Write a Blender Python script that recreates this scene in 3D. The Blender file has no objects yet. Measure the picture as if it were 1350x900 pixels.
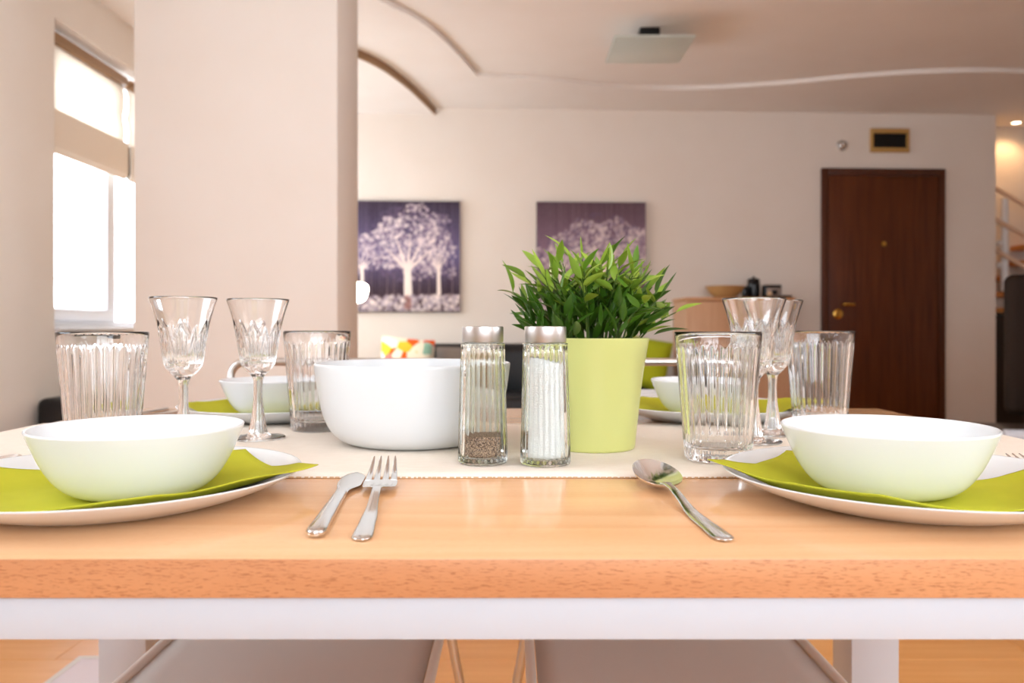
import bpy, bmesh, math, random
import numpy as np
from mathutils import Vector, Matrix, Euler

PI = math.pi
random.seed(7)
SC = bpy.context.scene
COL = SC.collection

# ------------------------------------------------------------------ camera
F_PX = 1060.0
CAM_Z = 0.87
cam_d = bpy.data.cameras.new('camera')
cam_d.sensor_width = 36.0
cam_d.lens = 36.0 * F_PX / 1350.0
cam_d.shift_y = -18.0 / 1350.0
cam_d.clip_start = 0.02
cam_d.dof.use_dof = True
cam_d.dof.focus_distance = 0.66
cam_d.dof.aperture_fstop = 8.0
cam = bpy.data.objects.new('camera', cam_d)
cam.location = (0, 0, CAM_Z)
cam.rotation_euler = (PI / 2, 0, 0)
COL.objects.link(cam)
SC.camera = cam

# ------------------------------------------------------------------ sky (even bright overcast) and exposure
SKY = 5.1
world = bpy.data.worlds.new('world')
SC.world = world
world.use_nodes = True
bgn = world.node_tree.nodes['Background']
bgn.inputs[0].default_value = (0.82, 0.91, 1.0, 1)
bgn.inputs[1].default_value = SKY
vs = SC.view_settings
vs.view_transform = 'Standard'
vs.look = 'None'
vs.gamma = 1.0
vs.use_curve_mapping = False
vs.exposure = 0.93
cy = SC.cycles
cy.max_bounces = 16
cy.diffuse_bounces = 5
cy.glossy_bounces = 6
cy.transmission_bounces = 14
cy.transparent_max_bounces = 12
cy.caustics_reflective = True
cy.caustics_refractive = True
cy.blur_glossy = 0.6
cy.sample_clamp_indirect = 12.0
cy.use_denoising = True
try:
    cy.denoiser = 'OPENIMAGEDENOISE'
except Exception:
    pass


def portal(loc, rot, sx, sy):
    """marks a window opening so that the sky's light is found through it"""
    l = bpy.data.lights.new('window_portal', 'AREA')
    l.shape = 'RECTANGLE'
    l.size = sx
    l.size_y = sy
    l.cycles.is_portal = True
    o = bpy.data.objects.new('window_portal', l)
    o.location = loc
    o.rotation_euler = rot
    COL.objects.link(o)


# room extents
XL, XR = -2.06, 4.9
YF = -1.5
ZC = 2.525           # main ceiling
WIN_L = (3.62, 5.80, 0.86, 2.27)     # left wall window: y0,y1,z0,z1
WIN_N = (-0.2, 1.15, 1.12, 2.38)      # left wall, beside the dining table
WIN_B = (-0.5, 2.0, 1.0, 2.35)        # behind the camera: x0,x1,z0,z1
XD = 2.4                              # side wall of the dining corner
YD = 1.9
WIN_R = (-0.2, 1.10, 1.05, 2.38)
for (y0, y1, z0, z1) in (WIN_L, WIN_N):
    portal((XL - 0.27, (y0 + y1) / 2, (z0 + z1) / 2), (0, -PI / 2, 0), z1 - z0, y1 - y0)
portal((XD + 0.27, (WIN_R[0] + WIN_R[1]) / 2, (WIN_R[2] + WIN_R[3]) / 2), (0, PI / 2, 0), WIN_R[3] - WIN_R[2], WIN_R[1] - WIN_R[0])
portal(((WIN_B[0] + WIN_B[1]) / 2, YF - 0.27, (WIN_B[2] + WIN_B[3]) / 2), (PI / 2, 0, 0), WIN_B[1] - WIN_B[0], WIN_B[3] - WIN_B[2])


# ------------------------------------------------------------------ material helpers
def srgb(r, g, b):
    f = lambda c: (c / 255 / 12.92) if c / 255 <= 0.04045 else ((c / 255 + 0.055) / 1.055) ** 2.4
    return (f(r), f(g), f(b), 1)


MATS = {}


def mat(name, color=(0.8, 0.8, 0.8, 1), rough=0.5, metal=0.0, spec=0.5, trans=0.0, ior=1.45, coat=0.0, emit=None, estr=0.0, sub=0.0, sheen=0.0):
    m = bpy.data.materials.new(name)
    m.use_nodes = True
    b = m.node_tree.nodes['Principled BSDF']
    b.inputs['Base Color'].default_value = color
    b.inputs['Roughness'].default_value = rough
    b.inputs['Metallic'].default_value = metal
    b.inputs['Specular IOR Level'].default_value = spec
    b.inputs['Transmission Weight'].default_value = trans
    b.inputs['IOR'].default_value = ior
    b.inputs['Coat Weight'].default_value = coat
    b.inputs['Coat Roughness'].default_value = 0.08
    b.inputs['Sheen Weight'].default_value = sheen
    if sub:
        b.inputs['Subsurface Weight'].default_value = sub
        b.inputs['Subsurface Radius'].default_value = (0.01, 0.01, 0.01)
    if emit:
        b.inputs['Emission Color'].default_value = emit
        b.inputs['Emission Strength'].default_value = estr
    MATS[name] = m
    return m


class NT:
    def __init__(s, m):
        s.t = m.node_tree
        s.b = s.t.nodes['Principled BSDF']

    def n(s, typ, **kw):
        x = s.t.nodes.new(typ)
        for k, v in kw.items():
            if k in x.inputs:
                x.inputs[k].default_value = v
            else:
                setattr(x, k, v)
        return x

    def l(s, a, b):
        s.t.links.new(a, b)

    def coords(s, scale=(1, 1, 1), rot=(0, 0, 0), kind='Object'):
        tc = s.n('ShaderNodeTexCoord')
        mp = s.n('ShaderNodeMapping')
        mp.inputs['Scale'].default_value = scale
        mp.inputs['Rotation'].default_value = rot
        s.l(tc.outputs[kind], mp.inputs[0])
        return mp.outputs[0]

    def ramp(s, fac, stops):
        r = s.n('ShaderNodeValToRGB')
        e = r.color_ramp.elements
        while len(e) > 1:
            e.remove(e[0])
        e[0].position, e[0].color = stops[0]
        for p, c in stops[1:]:
            x = e.new(p)
            x.color = c
        s.l(fac, r.inputs[0])
        return r.outputs[0]

    def bump(s, h, strength=0.2, dist=0.001):
        b = s.n('ShaderNodeBump')
        b.inputs['Strength'].default_value = strength
        b.inputs['Distance'].default_value = dist
        s.l(h, b.inputs['Height'])
        s.l(b.outputs[0], s.b.inputs['Normal'])


def noise_mat(name, c1, c2, scale, rough=0.5, stretch=(1, 1, 1), bump=0.0, detail=4.0, dist=0.001, rng=(0.35, 0.65), **kw):
    m = mat(name, c1, rough, **kw)
    t = NT(m)
    v = t.coords(stretch)
    nz = t.n('ShaderNodeTexNoise', Scale=scale, Detail=detail)
    t.l(v, nz.inputs['Vector'])
    t.l(t.ramp(nz.outputs[0], [(rng[0], c1), (rng[1], c2)]), t.b.inputs['Base Color'])
    if bump:
        t.bump(nz.outputs[0], bump, dist)
    return m


def wood_mat(name, c_lo, c_hi, c_fleck, along='X', rough=0.3, fleck=0.5, coat=0.0, scale=1.0, spec=0.5):
    """straight grained wood: broad stretched figure plus short dark flecks"""
    m = mat(name, c_lo, rough, coat=coat, spec=spec)
    t = NT(m)
    st = {'X': (0.9, 14, 14), 'Y': (14, 0.9, 14), 'Z': (14, 14, 0.9)}[along]
    st2 = {'X': (1.0, 9, 9), 'Y': (9, 1.0, 9), 'Z': (9, 9, 1.0)}[along]
    n1 = t.n('ShaderNodeTexNoise', Scale=2.2 * scale, Detail=5.0, Distortion=0.6)
    t.l(t.coords(st), n1.inputs['Vector'])
    base = t.ramp(n1.outputs[0], [(0.3, c_lo), (0.7, c_hi)])
    n2 = t.n('ShaderNodeTexNoise', Scale=170.0 * scale, Detail=1.5)
    t.l(t.coords(st2), n2.inputs['Vector'])
    fl = t.ramp(n2.outputs[0], [(0.56, (0, 0, 0, 1)), (0.68, (1, 1, 1, 1))])
    mu = t.n('ShaderNodeMath', operation='MULTIPLY')
    t.l(fl, mu.inputs[0])
    mu.inputs[1].default_value = fleck
    mx = t.n('ShaderNodeMixRGB')
    t.l(mu.outputs[0], mx.inputs[0])
    t.l(base, mx.inputs[1])
    mx.inputs[2].default_value = c_fleck
    t.l(mx.outputs[0], t.b.inputs['Base Color'])
    return m


def fabric_mat(name, color, scale=900, bump=0.5, rough=0.9, color2=None, sheen=0.0, stretch=(1, 1, 1)):
    m = mat(name, color, rough, spec=0.2, sheen=sheen)
    t = NT(m)
    v = t.coords(stretch)
    w1 = t.n('ShaderNodeTexWave', Scale=scale / 10, bands_direction='X')
    w2 = t.n('ShaderNodeTexWave', Scale=scale / 10, bands_direction='Y')
    t.l(v, w1.inputs[0])
    t.l(v, w2.inputs[0])
    mu = t.n('ShaderNodeMath', operation='ADD')
    t.l(w1.outputs['Fac'], mu.inputs[0])
    t.l(w2.outputs['Fac'], mu.inputs[1])
    if color2:
        dv = t.n('ShaderNodeMath', operation='MULTIPLY')
        dv.inputs[1].default_value = 0.5
        t.l(mu.outputs[0], dv.inputs[0])
        t.l(t.ramp(dv.outputs[0], [(0.2, color), (0.8, color2)]), t.b.inputs['Base Color'])
    t.bump(mu.outputs[0], bump, 0.0006)
    return m


# ------------------------------------------------------------------ materials
M = MATS
noise_mat('wall_paint', srgb(234, 226, 218), srgb(232, 223, 214), 3, 0.85, bump=0.05, spec=0.25)
noise_mat('ceiling_paint', srgb(237, 232, 228), srgb(235, 229, 224), 3, 0.9, spec=0.2)
wood_mat('beech_top', srgb(220, 168, 120), srgb(230, 184, 140), srgb(200, 144, 94), 'X', 0.15, 0.18, coat=0.0, spec=0.6)
wood_mat('beech_edge', srgb(190, 130, 88), srgb(204, 146, 102), srgb(148, 90, 54), 'X', 0.42, 0.75, scale=1.3)
wood_mat('floor_plank', srgb(226, 160, 94), srgb(236, 176, 112), srgb(208, 138, 72), 'X', 0.3, 0.35)
wood_mat('floor_plank_b', srgb(218, 150, 84), srgb(230, 166, 100), srgb(198, 128, 64), 'X', 0.3, 0.35)
wood_mat('floor_base', srgb(196, 126, 62), srgb(204, 134, 70), srgb(180, 110, 50), 'X', 0.4, 0.3)
wood_mat('door_wood', srgb(76, 34, 12), srgb(102, 52, 22), srgb(54, 22, 8), 'Z', 0.4, 0.5, spec=0.4)
wood_mat('door_frame_wood', srgb(70, 34, 16), srgb(88, 44, 22), srgb(44, 20, 10), 'Z', 0.4, 0.4)
wood_mat('cabinet_wood', srgb(206, 160, 124), srgb(214, 170, 134), srgb(190, 142, 104), 'Z', 0.45, 0.25)
wood_mat('cabinet_top_wood', srgb(196, 142, 96), srgb(204, 152, 106), srgb(176, 120, 76), 'X', 0.4, 0.3)
wood_mat('bowl_wood', srgb(176, 136, 86), srgb(188, 148, 96), srgb(156, 116, 68), 'X', 0.45, 0.3)
wood_mat('tread_wood', srgb(190, 120, 56), srgb(204, 136, 68), srgb(160, 92, 40), 'X', 0.4, 0.3)
mat('frame_white', srgb(192, 196, 204), 0.32, spec=0.5)
mat('opal', srgb(224, 225, 226), 0.13, spec=0.5)
mat('opal_matt', srgb(222, 223, 224), 0.28, spec=0.5)
mat('glass', (1, 1, 1, 1), 0.0, trans=1.0, ior=1.5)
mat('shaker_glass', (0.965, 0.985, 0.955, 1), 0.0, trans=1.0, ior=1.48)
mat('crystal', (1, 1, 1, 1), 0.0, trans=1.0, ior=1.54)
mat('steel', (0.72, 0.70, 0.68, 1), 0.14, metal=1.0)
mat('brushed_steel', (0.56, 0.53, 0.51, 1), 0.36, metal=1.0)
mat('tube_metal', (0.62, 0.60, 0.58, 1), 0.3, metal=1.0)
mat('brass', srgb(214, 168, 82), 0.25, metal=1.0)
mat('pot_lime', srgb(200, 200, 124), 0.3, spec=0.5)
noise_mat('soil', srgb(52, 38, 26), srgb(84, 62, 42), 160, 0.95, bump=0.8)
noise_mat('salt', srgb(250, 250, 250), srgb(243, 243, 244), 700, 0.8, bump=0.6)
noise_mat('pepper', srgb(92, 70, 56), srgb(196, 164, 138), 900, 0.9, bump=0.9, detail=2.0, rng=(0.42, 0.6))
noise_mat('napkin', srgb(190, 187, 52), srgb(183, 181, 47), 30, 0.85, spec=0.2, bump=0.25)
fabric_mat('seat_mesh', srgb(200, 193, 187), 4200, 0.5, 0.65, srgb(220, 214, 209))
mat('piping', srgb(214, 206, 198), 0.5)
mat('black_leather', srgb(24, 23, 25), 0.42, spec=0.4)
mat('black_gloss', srgb(16, 15, 16), 0.25)
mat('tv_dark', srgb(38, 26, 18), 0.6, spec=0.15)
mat('alu', srgb(214, 220, 230), 0.35)
mat('lime_fabric', srgb(168, 178, 20), 0.85)
mat('grey_fabric', srgb(120, 108, 100), 0.9)
fabric_mat('blind_lower', srgb(232, 218, 202), 1500, 0.2)
mat('window_frame', srgb(222, 222, 226), 0.4)
mat('brown_rail_step_shade', srgb(150, 116, 84), 0.5)  # blind head rails; also the shade painted on the ceiling step
mat('rail_white', srgb(236, 238, 242), 0.3)
mat('rail_tan', srgb(222, 194, 170), 0.4)
mat('dark_hall', srgb(38, 26, 18), 0.7)
mat('light_patch', srgb(232, 222, 228), 0.9, spec=0.1)
mat('frosted', (0.86, 0.92, 0.88, 1), 0.35, trans=0.6, ior=1.3)
mat('ceramic_cream', srgb(222, 186, 148), 0.4)
mat('grey_panel', srgb(150, 134, 124), 0.4)
mat('vent_dark', srgb(20, 12, 6), 0.7)
mat('vent_frame', srgb(186, 146, 84), 0.5)
mat('lamp_glow', srgb(255, 240, 214), 0.5, emit=(1.0, 0.86, 0.66, 1), estr=28.0)
mat('bulb_glow', srgb(255, 230, 190), 0.5, emit=(1.0, 0.72, 0.40, 1), estr=12.0)
mat('hem_thread', srgb(206, 168, 130), 0.8)
mat('hem_light', srgb(240, 226, 206), 0.9)

# runner: fine ribs across the weave
m = mat('runner', srgb(238, 222, 204), 0.92, spec=0.15)
t = NT(m)
v = t.coords((1, 1, 1))
w = t.n('ShaderNodeTexWave', Scale=95.0, bands_direction='Y', Distortion=0.6)
w.inputs['Detail'].default_value = 1.0
t.l(v, w.inputs[0])
nz = t.n('ShaderNodeTexNoise', Scale=350.0, Detail=2.0)
t.l(t.coords((0.25, 1, 1)), nz.inputs['Vector'])
ad = t.n('ShaderNodeMath', operation='ADD')
t.l(w.outputs['Fac'], ad.inputs[0])
t.l(nz.outputs[0], ad.inputs[1])
hf = t.n('ShaderNodeMath', operation='MULTIPLY')
hf.inputs[1].default_value = 0.5
t.l(ad.outputs[0], hf.inputs[0])
t.l(t.ramp(hf.outputs[0], [(0.2, srgb(226, 211, 194)), (0.75, srgb(242, 231, 218))]), t.b.inputs['Base Color'])
t.bump(hf.outputs[0], 0.5, 0.0006)

# brushed lids: vertical brush marks as fine relief
t = NT(M['brushed_steel'])
nz = t.n('ShaderNodeTexNoise', Scale=40.0, Detail=2.0)
t.l(t.coords((1, 1, 60)), nz.inputs['Vector'])
t.bump(nz.outputs[0], 0.08, 0.0004)

# patterned cushion
m = mat('patterned_fabric', (0.8, 0.8, 0.8, 1), 0.85, spec=0.2)
t = NT(m)
vo = t.n('ShaderNodeTexVoronoi', Scale=15.0)
t.l(t.coords(), vo.inputs['Vector'])
sp = t.n('ShaderNodeSeparateColor')
t.l(vo.outputs['Color'], sp.inputs[0])
r = t.ramp(sp.outputs[0], [(0.0, srgb(236, 230, 214)), (0.3, srgb(226, 96, 34)), (0.45, srgb(238, 226, 206)), (0.6, srgb(216, 188, 62)), (0.72, srgb(238, 232, 220)), (0.85, srgb(214, 122, 112)), (0.95, srgb(150, 196, 180))])
r.node.color_ramp.interpolation = 'CONSTANT'
t.l(r, t.b.inputs['Base Color'])

# translucent blind
m = bpy.data.materials.new('blind')
m.use_nodes = True
MATS['blind'] = m
nt = m.node_tree
pb = nt.nodes['Principled BSDF']
pb.inputs['Base Color'].default_value = srgb(240, 232, 222)
pb.inputs['Roughness'].default_value = 0.9
tr = nt.nodes.new('ShaderNodeBsdfTranslucent')
tr.inputs[0].default_value = srgb(240, 232, 222)
mx = nt.nodes.new('ShaderNodeMixShader')
mx.inputs[0].default_value = 0.55
nt.links.new(pb.outputs[0], mx.inputs[1])
nt.links.new(tr.outputs[0], mx.inputs[2])
nt.links.new(mx.outputs[0], nt.nodes['Material Output'].inputs[0])

# window pane: clear sheet with a faint reflection
m = bpy.data.materials.new('pane')
m.use_nodes = True
MATS['pane'] = m
nt = m.node_tree
nt.nodes.remove(nt.nodes['Principled BSDF'])
tp = nt.nodes.new('ShaderNodeBsdfTransparent')
gl = nt.nodes.new('ShaderNodeBsdfGlossy')
gl.inputs['Roughness'].default_value = 0.02
mx = nt.nodes.new('ShaderNodeMixShader')
mx.inputs[0].default_value = 0.04
nt.links.new(tp.outputs[0], mx.inputs[1])
nt.links.new(gl.outputs[0], mx.inputs[2])
nt.links.new(mx.outputs[0], nt.nodes['Material Output'].inputs[0])


def leaf_material(name, c1, c2):
    m = mat(name, c1, 0.28, spec=0.5)
    t = NT(m)
    oi = t.n('ShaderNodeObjectInfo')
    t.l(t.ramp(oi.outputs['Random'], [(0.0, c1), (1.0, c2)]), t.b.inputs['Base Color'])
    nt = m.node_tree
    tr = nt.nodes.new('ShaderNodeBsdfTranslucent')
    tr.inputs[0].default_value = c2
    mx = nt.nodes.new('ShaderNodeMixShader')
    mx.inputs[0].default_value = 0.12
    nt.links.new(t.b.outputs[0], mx.inputs[1])
    nt.links.new(tr.outputs[0], mx.inputs[2])
    nt.links.new(mx.outputs[0], nt.nodes['Material Output'].inputs[0])


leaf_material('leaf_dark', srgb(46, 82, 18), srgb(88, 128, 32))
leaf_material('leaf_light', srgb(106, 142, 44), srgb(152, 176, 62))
mat('stem_green', srgb(70, 92, 34), 0.5)


# ------------------------------------------------------------------ object helpers
def tag(o, label=None, cat=None, group=None, kind=None):
    if label:
        o['label'] = label
    if cat:
        o['category'] = cat
    if group:
        o['group'] = group
    if kind:
        o['kind'] = kind
    return o


def thing(name, label, cat, loc=(0, 0, 0), rz=0.0, group=None, kind=None):
    o = bpy.data.objects.new(name, None)
    o.empty_display_size = 0.05
    o.location = loc
    o.rotation_euler = (0, 0, rz)
    COL.objects.link(o)
    return tag(o, label, cat, group, kind)


def link(name, me, material=None, parent=None, loc=(0, 0, 0), rot=(0, 0, 0)):
    if material is not None and len(me.materials) == 0:
        me.materials.append(M[material] if isinstance(material, str) else material)
    o = bpy.data.objects.new(name, me)
    COL.objects.link(o)
    o.location = loc
    o.rotation_euler = rot
    if parent is not None:
        o.parent = parent
    return o


def mesh(name, verts, faces, smooth=True, angle=None):
    me = bpy.data.meshes.new(name)
    me.from_pydata([tuple(v) for v in verts], [], faces)
    me.update()
    bm = bmesh.new()
    bm.from_mesh(me)
    bmesh.ops.recalc_face_normals(bm, faces=bm.faces)
    bm.to_mesh(me)
    bm.free()
    if smooth:
        for p in me.polygons:
            p.use_smooth = True
    if smooth and angle is not None:
        me.set_sharp_from_angle(angle=math.radians(angle))
    return me


def bm_mesh(name, bm, smooth=False, angle=40):
    bmesh.ops.recalc_face_normals(bm, faces=bm.faces)
    me = bpy.data.meshes.new(name)
    bm.to_mesh(me)
    bm.free()
    if smooth:
        for p in me.polygons:
            p.use_smooth = True
        me.set_sharp_from_angle(angle=math.radians(angle))
    return me


def box_bm(bm, lo, hi, bev=0.0, seg=2):
    r = bmesh.ops.create_cube(bm, size=1.0)
    vs_ = r['verts']
    c = [(a + b) / 2 for a, b in zip(lo, hi)]
    s = [b - a for a, b in zip(lo, hi)]
    for v in vs_:
        v.co = Vector((c[0] + v.co.x * s[0], c[1] + v.co.y * s[1], c[2] + v.co.z * s[2]))
    if bev > 0:
        es = list({e for v in vs_ for e in v.link_edges})
        bmesh.ops.bevel(bm, geom=es, offset=bev, segments=seg, profile=0.5, affect='EDGES')


def boxes(name, lst, bev=0.0, seg=2, smooth=None):
    bm = bmesh.new()
    for lo, hi in lst:
        box_bm(bm, lo, hi, bev, seg)
    return bm_mesh(name, bm, smooth if smooth is not None else bev > 0)


def box(name, lo, hi, material, parent=None, bev=0.0, seg=2):
    return link(name, boxes(name, [(lo, hi)], bev, seg), material, parent)


def revolve(name, rings, n=64, rad=None, cap0=False, cap1=False, angle=None):
    """rings: list of (r, z); rad(theta, i, r, z) -> (r, z)"""
    verts, faces = [], []
    for i, (r, z) in enumerate(rings):
        for k in range(n):
            th = 2 * PI * k / n
            rr, zz = rad(th, i, r, z) if rad else (r, z)
            verts.append((rr * math.cos(th), rr * math.sin(th), zz))
    for i in range(len(rings) - 1):
        for k in range(n):
            a, b = i * n + k, i * n + (k + 1) % n
            faces.append((a, b, b + n, a + n))
    if cap0:
        verts.append((0, 0, rings[0][1]))
        c = len(verts) - 1
        for k in range(n):
            faces.append((c, (k + 1) % n, k))
    if cap1:
        verts.append((0, 0, rings[-1][1]))
        c = len(verts) - 1
        o = (len(rings) - 1) * n
        for k in range(n):
            faces.append((c, o + k, o + (k + 1) % n))
    return mesh(name, verts, faces, True, angle)


def smooth_profile(pts, sub=4):
    """Catmull-Rom through the points of a profile"""
    out = []
    P = [pts[0]] + list(pts) + [pts[-1]]
    for i in range(1, len(P) - 2):
        p0, p1, p2, p3 = [np.array(P[j], float) for j in (i - 1, i, i + 1, i + 2)]
        for s in range(sub):
            t_ = s / sub
            q = 0.5 * ((2 * p1) + (-p0 + p2) * t_ + (2 * p0 - 5 * p1 + 4 * p2 - p3) * t_ ** 2 + (-p0 + 3 * p1 - 3 * p2 + p3) * t_ ** 3)
            out.append(tuple(q))
    out.append(tuple(pts[-1]))
    return out


def sweep(path, rad, n=10, closed=False, cap=True):
    """verts/faces of a round tube along a path of points; rad a number or list"""
    P = [Vector(p) for p in path]
    N = len(P)
    verts, faces = [], []
    up = None
    for i, p in enumerate(P):
        if closed:
            d = P[(i + 1) % N] - P[i - 1]
        else:
            d = P[min(i + 1, N - 1)] - P[max(i - 1, 0)]
        d.normalize()
        if up is None:
            a = Vector((0, 0, 1)) if abs(d.z) < 0.9 else Vector((1, 0, 0))
            up = (a - d * a.dot(d)).normalized()
        else:
            up = (up - d * up.dot(d)).normalized()
        s = d.cross(up)
        r = rad[i] if isinstance(rad, (list, tuple)) else rad
        for k in range(n):
            th = 2 * PI * k / n
            verts.append(p + (up * math.cos(th) + s * math.sin(th)) * r)
    for i in range(N if closed else N - 1):
        for k in range(n):
            a, b = i * n + k, i * n + (k + 1) % n
            c, d2 = ((i + 1) % N) * n + (k + 1) % n, ((i + 1) % N) * n + k
            faces.append((a, b, c, d2))
    if cap and not closed:
        faces.append(tuple(range(n)))
        faces.append(tuple((N - 1) * n + k for k in reversed(range(n))))
    return verts, faces


def tube(name, path, rad, material, parent=None, n=10, closed=False):
    v_, f_ = sweep(path, rad, n, closed)
    return link(name, mesh(name, v_, f_, True, 50), material, parent)


def arc_path(pts, r=0.04, seg=5):
    """polyline with rounded corners"""
    P = [Vector(p) for p in pts]
    out = [P[0]]
    for i in range(1, len(P) - 1):
        a, b, c = P[i - 1], P[i], P[i + 1]
        d1, d2 = (a - b).normalized(), (c - b).normalized()
        rr = min(r, (a - b).length * 0.49, (c - b).length * 0.49)
        p0, p2 = b + d1 * rr, b + d2 * rr
        for k in range(seg + 1):
            s = k / seg
            out.append(p0 * (1 - s) ** 2 + b * 2 * s * (1 - s) + p2 * s ** 2)
    out.append(P[-1])
    return out


def copy_tree(o, parent=None):
    c = o.copy()
    COL.objects.link(c)
    if parent is not None:
        c.parent = parent
    for ch in list(o.children):
        copy_tree(ch, c)
    return c


def loft(name, stations, nseg=12, power=3.0):
    """flat bars: stations of (y, x, z, half width, half thickness), rounded-rectangle sections"""
    verts, faces = [], []
    for (y, x, z, w, h) in stations:
        for k in range(nseg):
            th = 2 * PI * k / nseg
            c, s = math.cos(th), math.sin(th)
            verts.append((x + w * math.copysign(abs(c) ** (2 / power), c), y, z + h * math.copysign(abs(s) ** (2 / power), s)))
    for i in range(len(stations) - 1):
        for k in range(nseg):
            a, b = i * nseg + k, i * nseg + (k + 1) % nseg
            faces.append((a, b, b + nseg, a + nseg))
    faces.append(tuple(range(nseg)))
    o = (len(stations) - 1) * nseg
    faces.append(tuple(o + k for k in reversed(range(nseg))))
    return mesh(name, verts, faces, True, 50)


def lerp_table(tab, s):
    for (a, b) in zip(tab, tab[1:]):
        if s <= b[0]:
            k = (s - a[0]) / (b[0] - a[0])
            k = k * k * (3 - 2 * k)
            return [p + (q - p) * k for p, q in zip(a[1:], b[1:])]
    return list(tab[-1][1:])


def sstep(a, b, x):
    k = min(1, max(0, (x - a) / (b - a)))
    return k * k * (3 - 2 * k)


# ================================================================== THE SETTING
def wy(x):
    return 5.98 + 0.046 * x     # the back wall stands slightly askew


WT = 0.25
XBE = 3.70                       # where the back wall ends towards the stairs


def wall_with_opening_x(name, x0, x1, ya, yb, openings, zt=2.7):
    """wall in a plane of constant x between y=ya..yb with openings (y0,y1,z0,z1)"""
    lst = []
    cur = ya
    for (y0, y1, z0, z1) in sorted(openings):
        lst.append(((x0, cur, 0), (x1, y0, zt)))
        lst.append(((x0, y0, 0), (x1, y1, z0)))
        lst.append(((x0, y0, z1), (x1, y1, zt)))
        cur = y1
    lst.append(((x0, cur, 0), (x1, yb, zt)))
    return link(name, boxes(name, lst), 'wall_paint')


tag(wall_with_opening_x('wall_left', XL - WT, XL, YF - WT, 6.4, [WIN_L, WIN_N]), 'beige painted side wall with the white windows', 'wall', kind='structure')
tag(wall_with_opening_x('wall_right', XR, XR + WT, YD - WT, 7.2, []), 'beige painted wall on the stair side', 'wall', kind='structure')
tag(wall_with_opening_x('wall_dining', XD, XD + WT, YF - WT, YD, [WIN_R]), 'beige painted wall of the dining corner', 'wall', kind='structure')
tag(box('wall_return', (XD + WT, YD - WT, 0), (XR, YD, 2.7), 'wall_paint'), 'beige painted wall between dining corner and stair hall', 'wall', kind='structure')
lst = [((XL, YF - WT, 0), (WIN_B[0], YF, 2.7)), ((WIN_B[1], YF - WT, 0), (XD, YF, 2.7)),
       ((WIN_B[0], YF - WT, WIN_B[3]), (WIN_B[1], YF, 2.7)), ((WIN_B[0], YF - WT, 0), (WIN_B[1], YF, WIN_B[2]))]
tag(link('wall_front', boxes('wall_front', lst), 'wall_paint'), 'beige painted wall with the balcony windows', 'wall', kind='structure')
# back wall, askew
v_ = []
for z in (0, 2.7):
    v_ += [(XL, wy(XL), z), (XBE, wy(XBE), z), (XBE, wy(XBE) + 0.36, z), (XL, wy(XL) + 0.36, z)]
f_ = [(0, 1, 2, 3), (4, 5, 6, 7), (0, 1, 5, 4), (1, 2, 6, 5), (2, 3, 7, 6), (3, 0, 4, 7)]
tag(link('wall_back', mesh('wall_back', v_, f_, False), 'wall_paint'), 'beige wall with the two tree pictures and the dark door', 'wall', kind='structure')
tag(box('wall_hall', (XBE - 0.3, 6.53, 0), (XR, 6.78, 2.7), 'wall_paint'), 'warm lit wall behind the stairs', 'wall', kind='structure')
tag(box('wall_column', (-1.412, 3.0, 0), (-0.651, 3.40, 2.7), 'wall_paint', bev=0.006), 'broad square beige pillar reaching the ceiling', 'pillar', kind='structure')

# ceiling: high middle field, lower wavy soffit, and a third lower field
tag(box('ceiling', (XL - WT, YF - WT, ZC), (XR + WT, 7.2, ZC + 0.2), 'ceiling_paint'), 'pale raised middle ceiling', 'ceiling', kind='structure')


def slab(name, outline, z0, z1, material):
    bm = bmesh.new()
    lo = [bm.verts.new((x, y, z0)) for x, y in outline]
    hi = [bm.verts.new((x, y, z1)) for x, y in outline]
    bm.faces.new(lo)
    bm.faces.new(list(reversed(hi)))
    n = len(outline)
    for i in range(n):
        j = (i + 1) % n
        bm.faces.new((lo[i], lo[j], hi[j], hi[i]))
    return link(name, bm_mesh(name, bm), material)


arc1 = smooth_profile([(-2.06, 2.75), (-1.5, 2.95), (-1.0, 3.45), (-0.66, 4.0), (-0.43, 4.42), (-0.225, 5.20)], 6)
wave = smooth_profile([(-0.225, 5.20), (0.2, 5.29), (0.62, 5.42), (1.15, 5.50), (1.75, 5.40), (2.3, 5.22), (2.78, 5.13), (3.3, 5.14), (4.0, 5.3), (4.9, 5.5)], 6)
out = arc1 + wave[1:] + [(4.9, 7.2), (-2.06, 7.2)]
tag(slab('ceiling_soffit', out, 2.497, ZC, 'ceiling_paint'), 'lower ceiling field with a wavy stepped edge', 'ceiling', kind='structure')
arc2 = smooth_profile([(-2.06, 4.50), (-1.6, 4.42), (-1.2, 4.46), (-0.89, 4.72), (-0.705, 5.22), (-0.565, 5.98)], 6)
tag(slab('ceiling_drop', arc2 + [(-0.5, 6.3), (-2.06, 6.3)], 2.452, 2.497, 'ceiling_paint'), 'lowest ceiling field with a curved edge over the sofa corner', 'ceiling', kind='structure')
tr_ = smooth_profile(arc2, 1)  # brown strip: shade and warm bounce on the step face, put in as colour
v_, f_ = [], []
for i, (x, y) in enumerate(tr_):
    v_ += [(x + 0.004, y - 0.003, 2.448), (x + 0.004, y - 0.003, 2.499)]
    v_ += [(x - 0.006, y + 0.004, 2.448), (x - 0.006, y + 0.004, 2.499)]
for i in range(len(tr_) - 1):
    a, b = 4 * i, 4 * i + 4
    f_ += [(a, b, b + 1, a + 1), (a + 2, b + 2, b + 3, a + 3), (a, b, b + 2, a + 2)]
tag(link('step_shade_strip', mesh('step_shade_strip', v_, f_, False), 'brown_rail_step_shade'), 'thin tan strip painting the shade on the curved ceiling step', 'shade strip', kind='structure')

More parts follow.
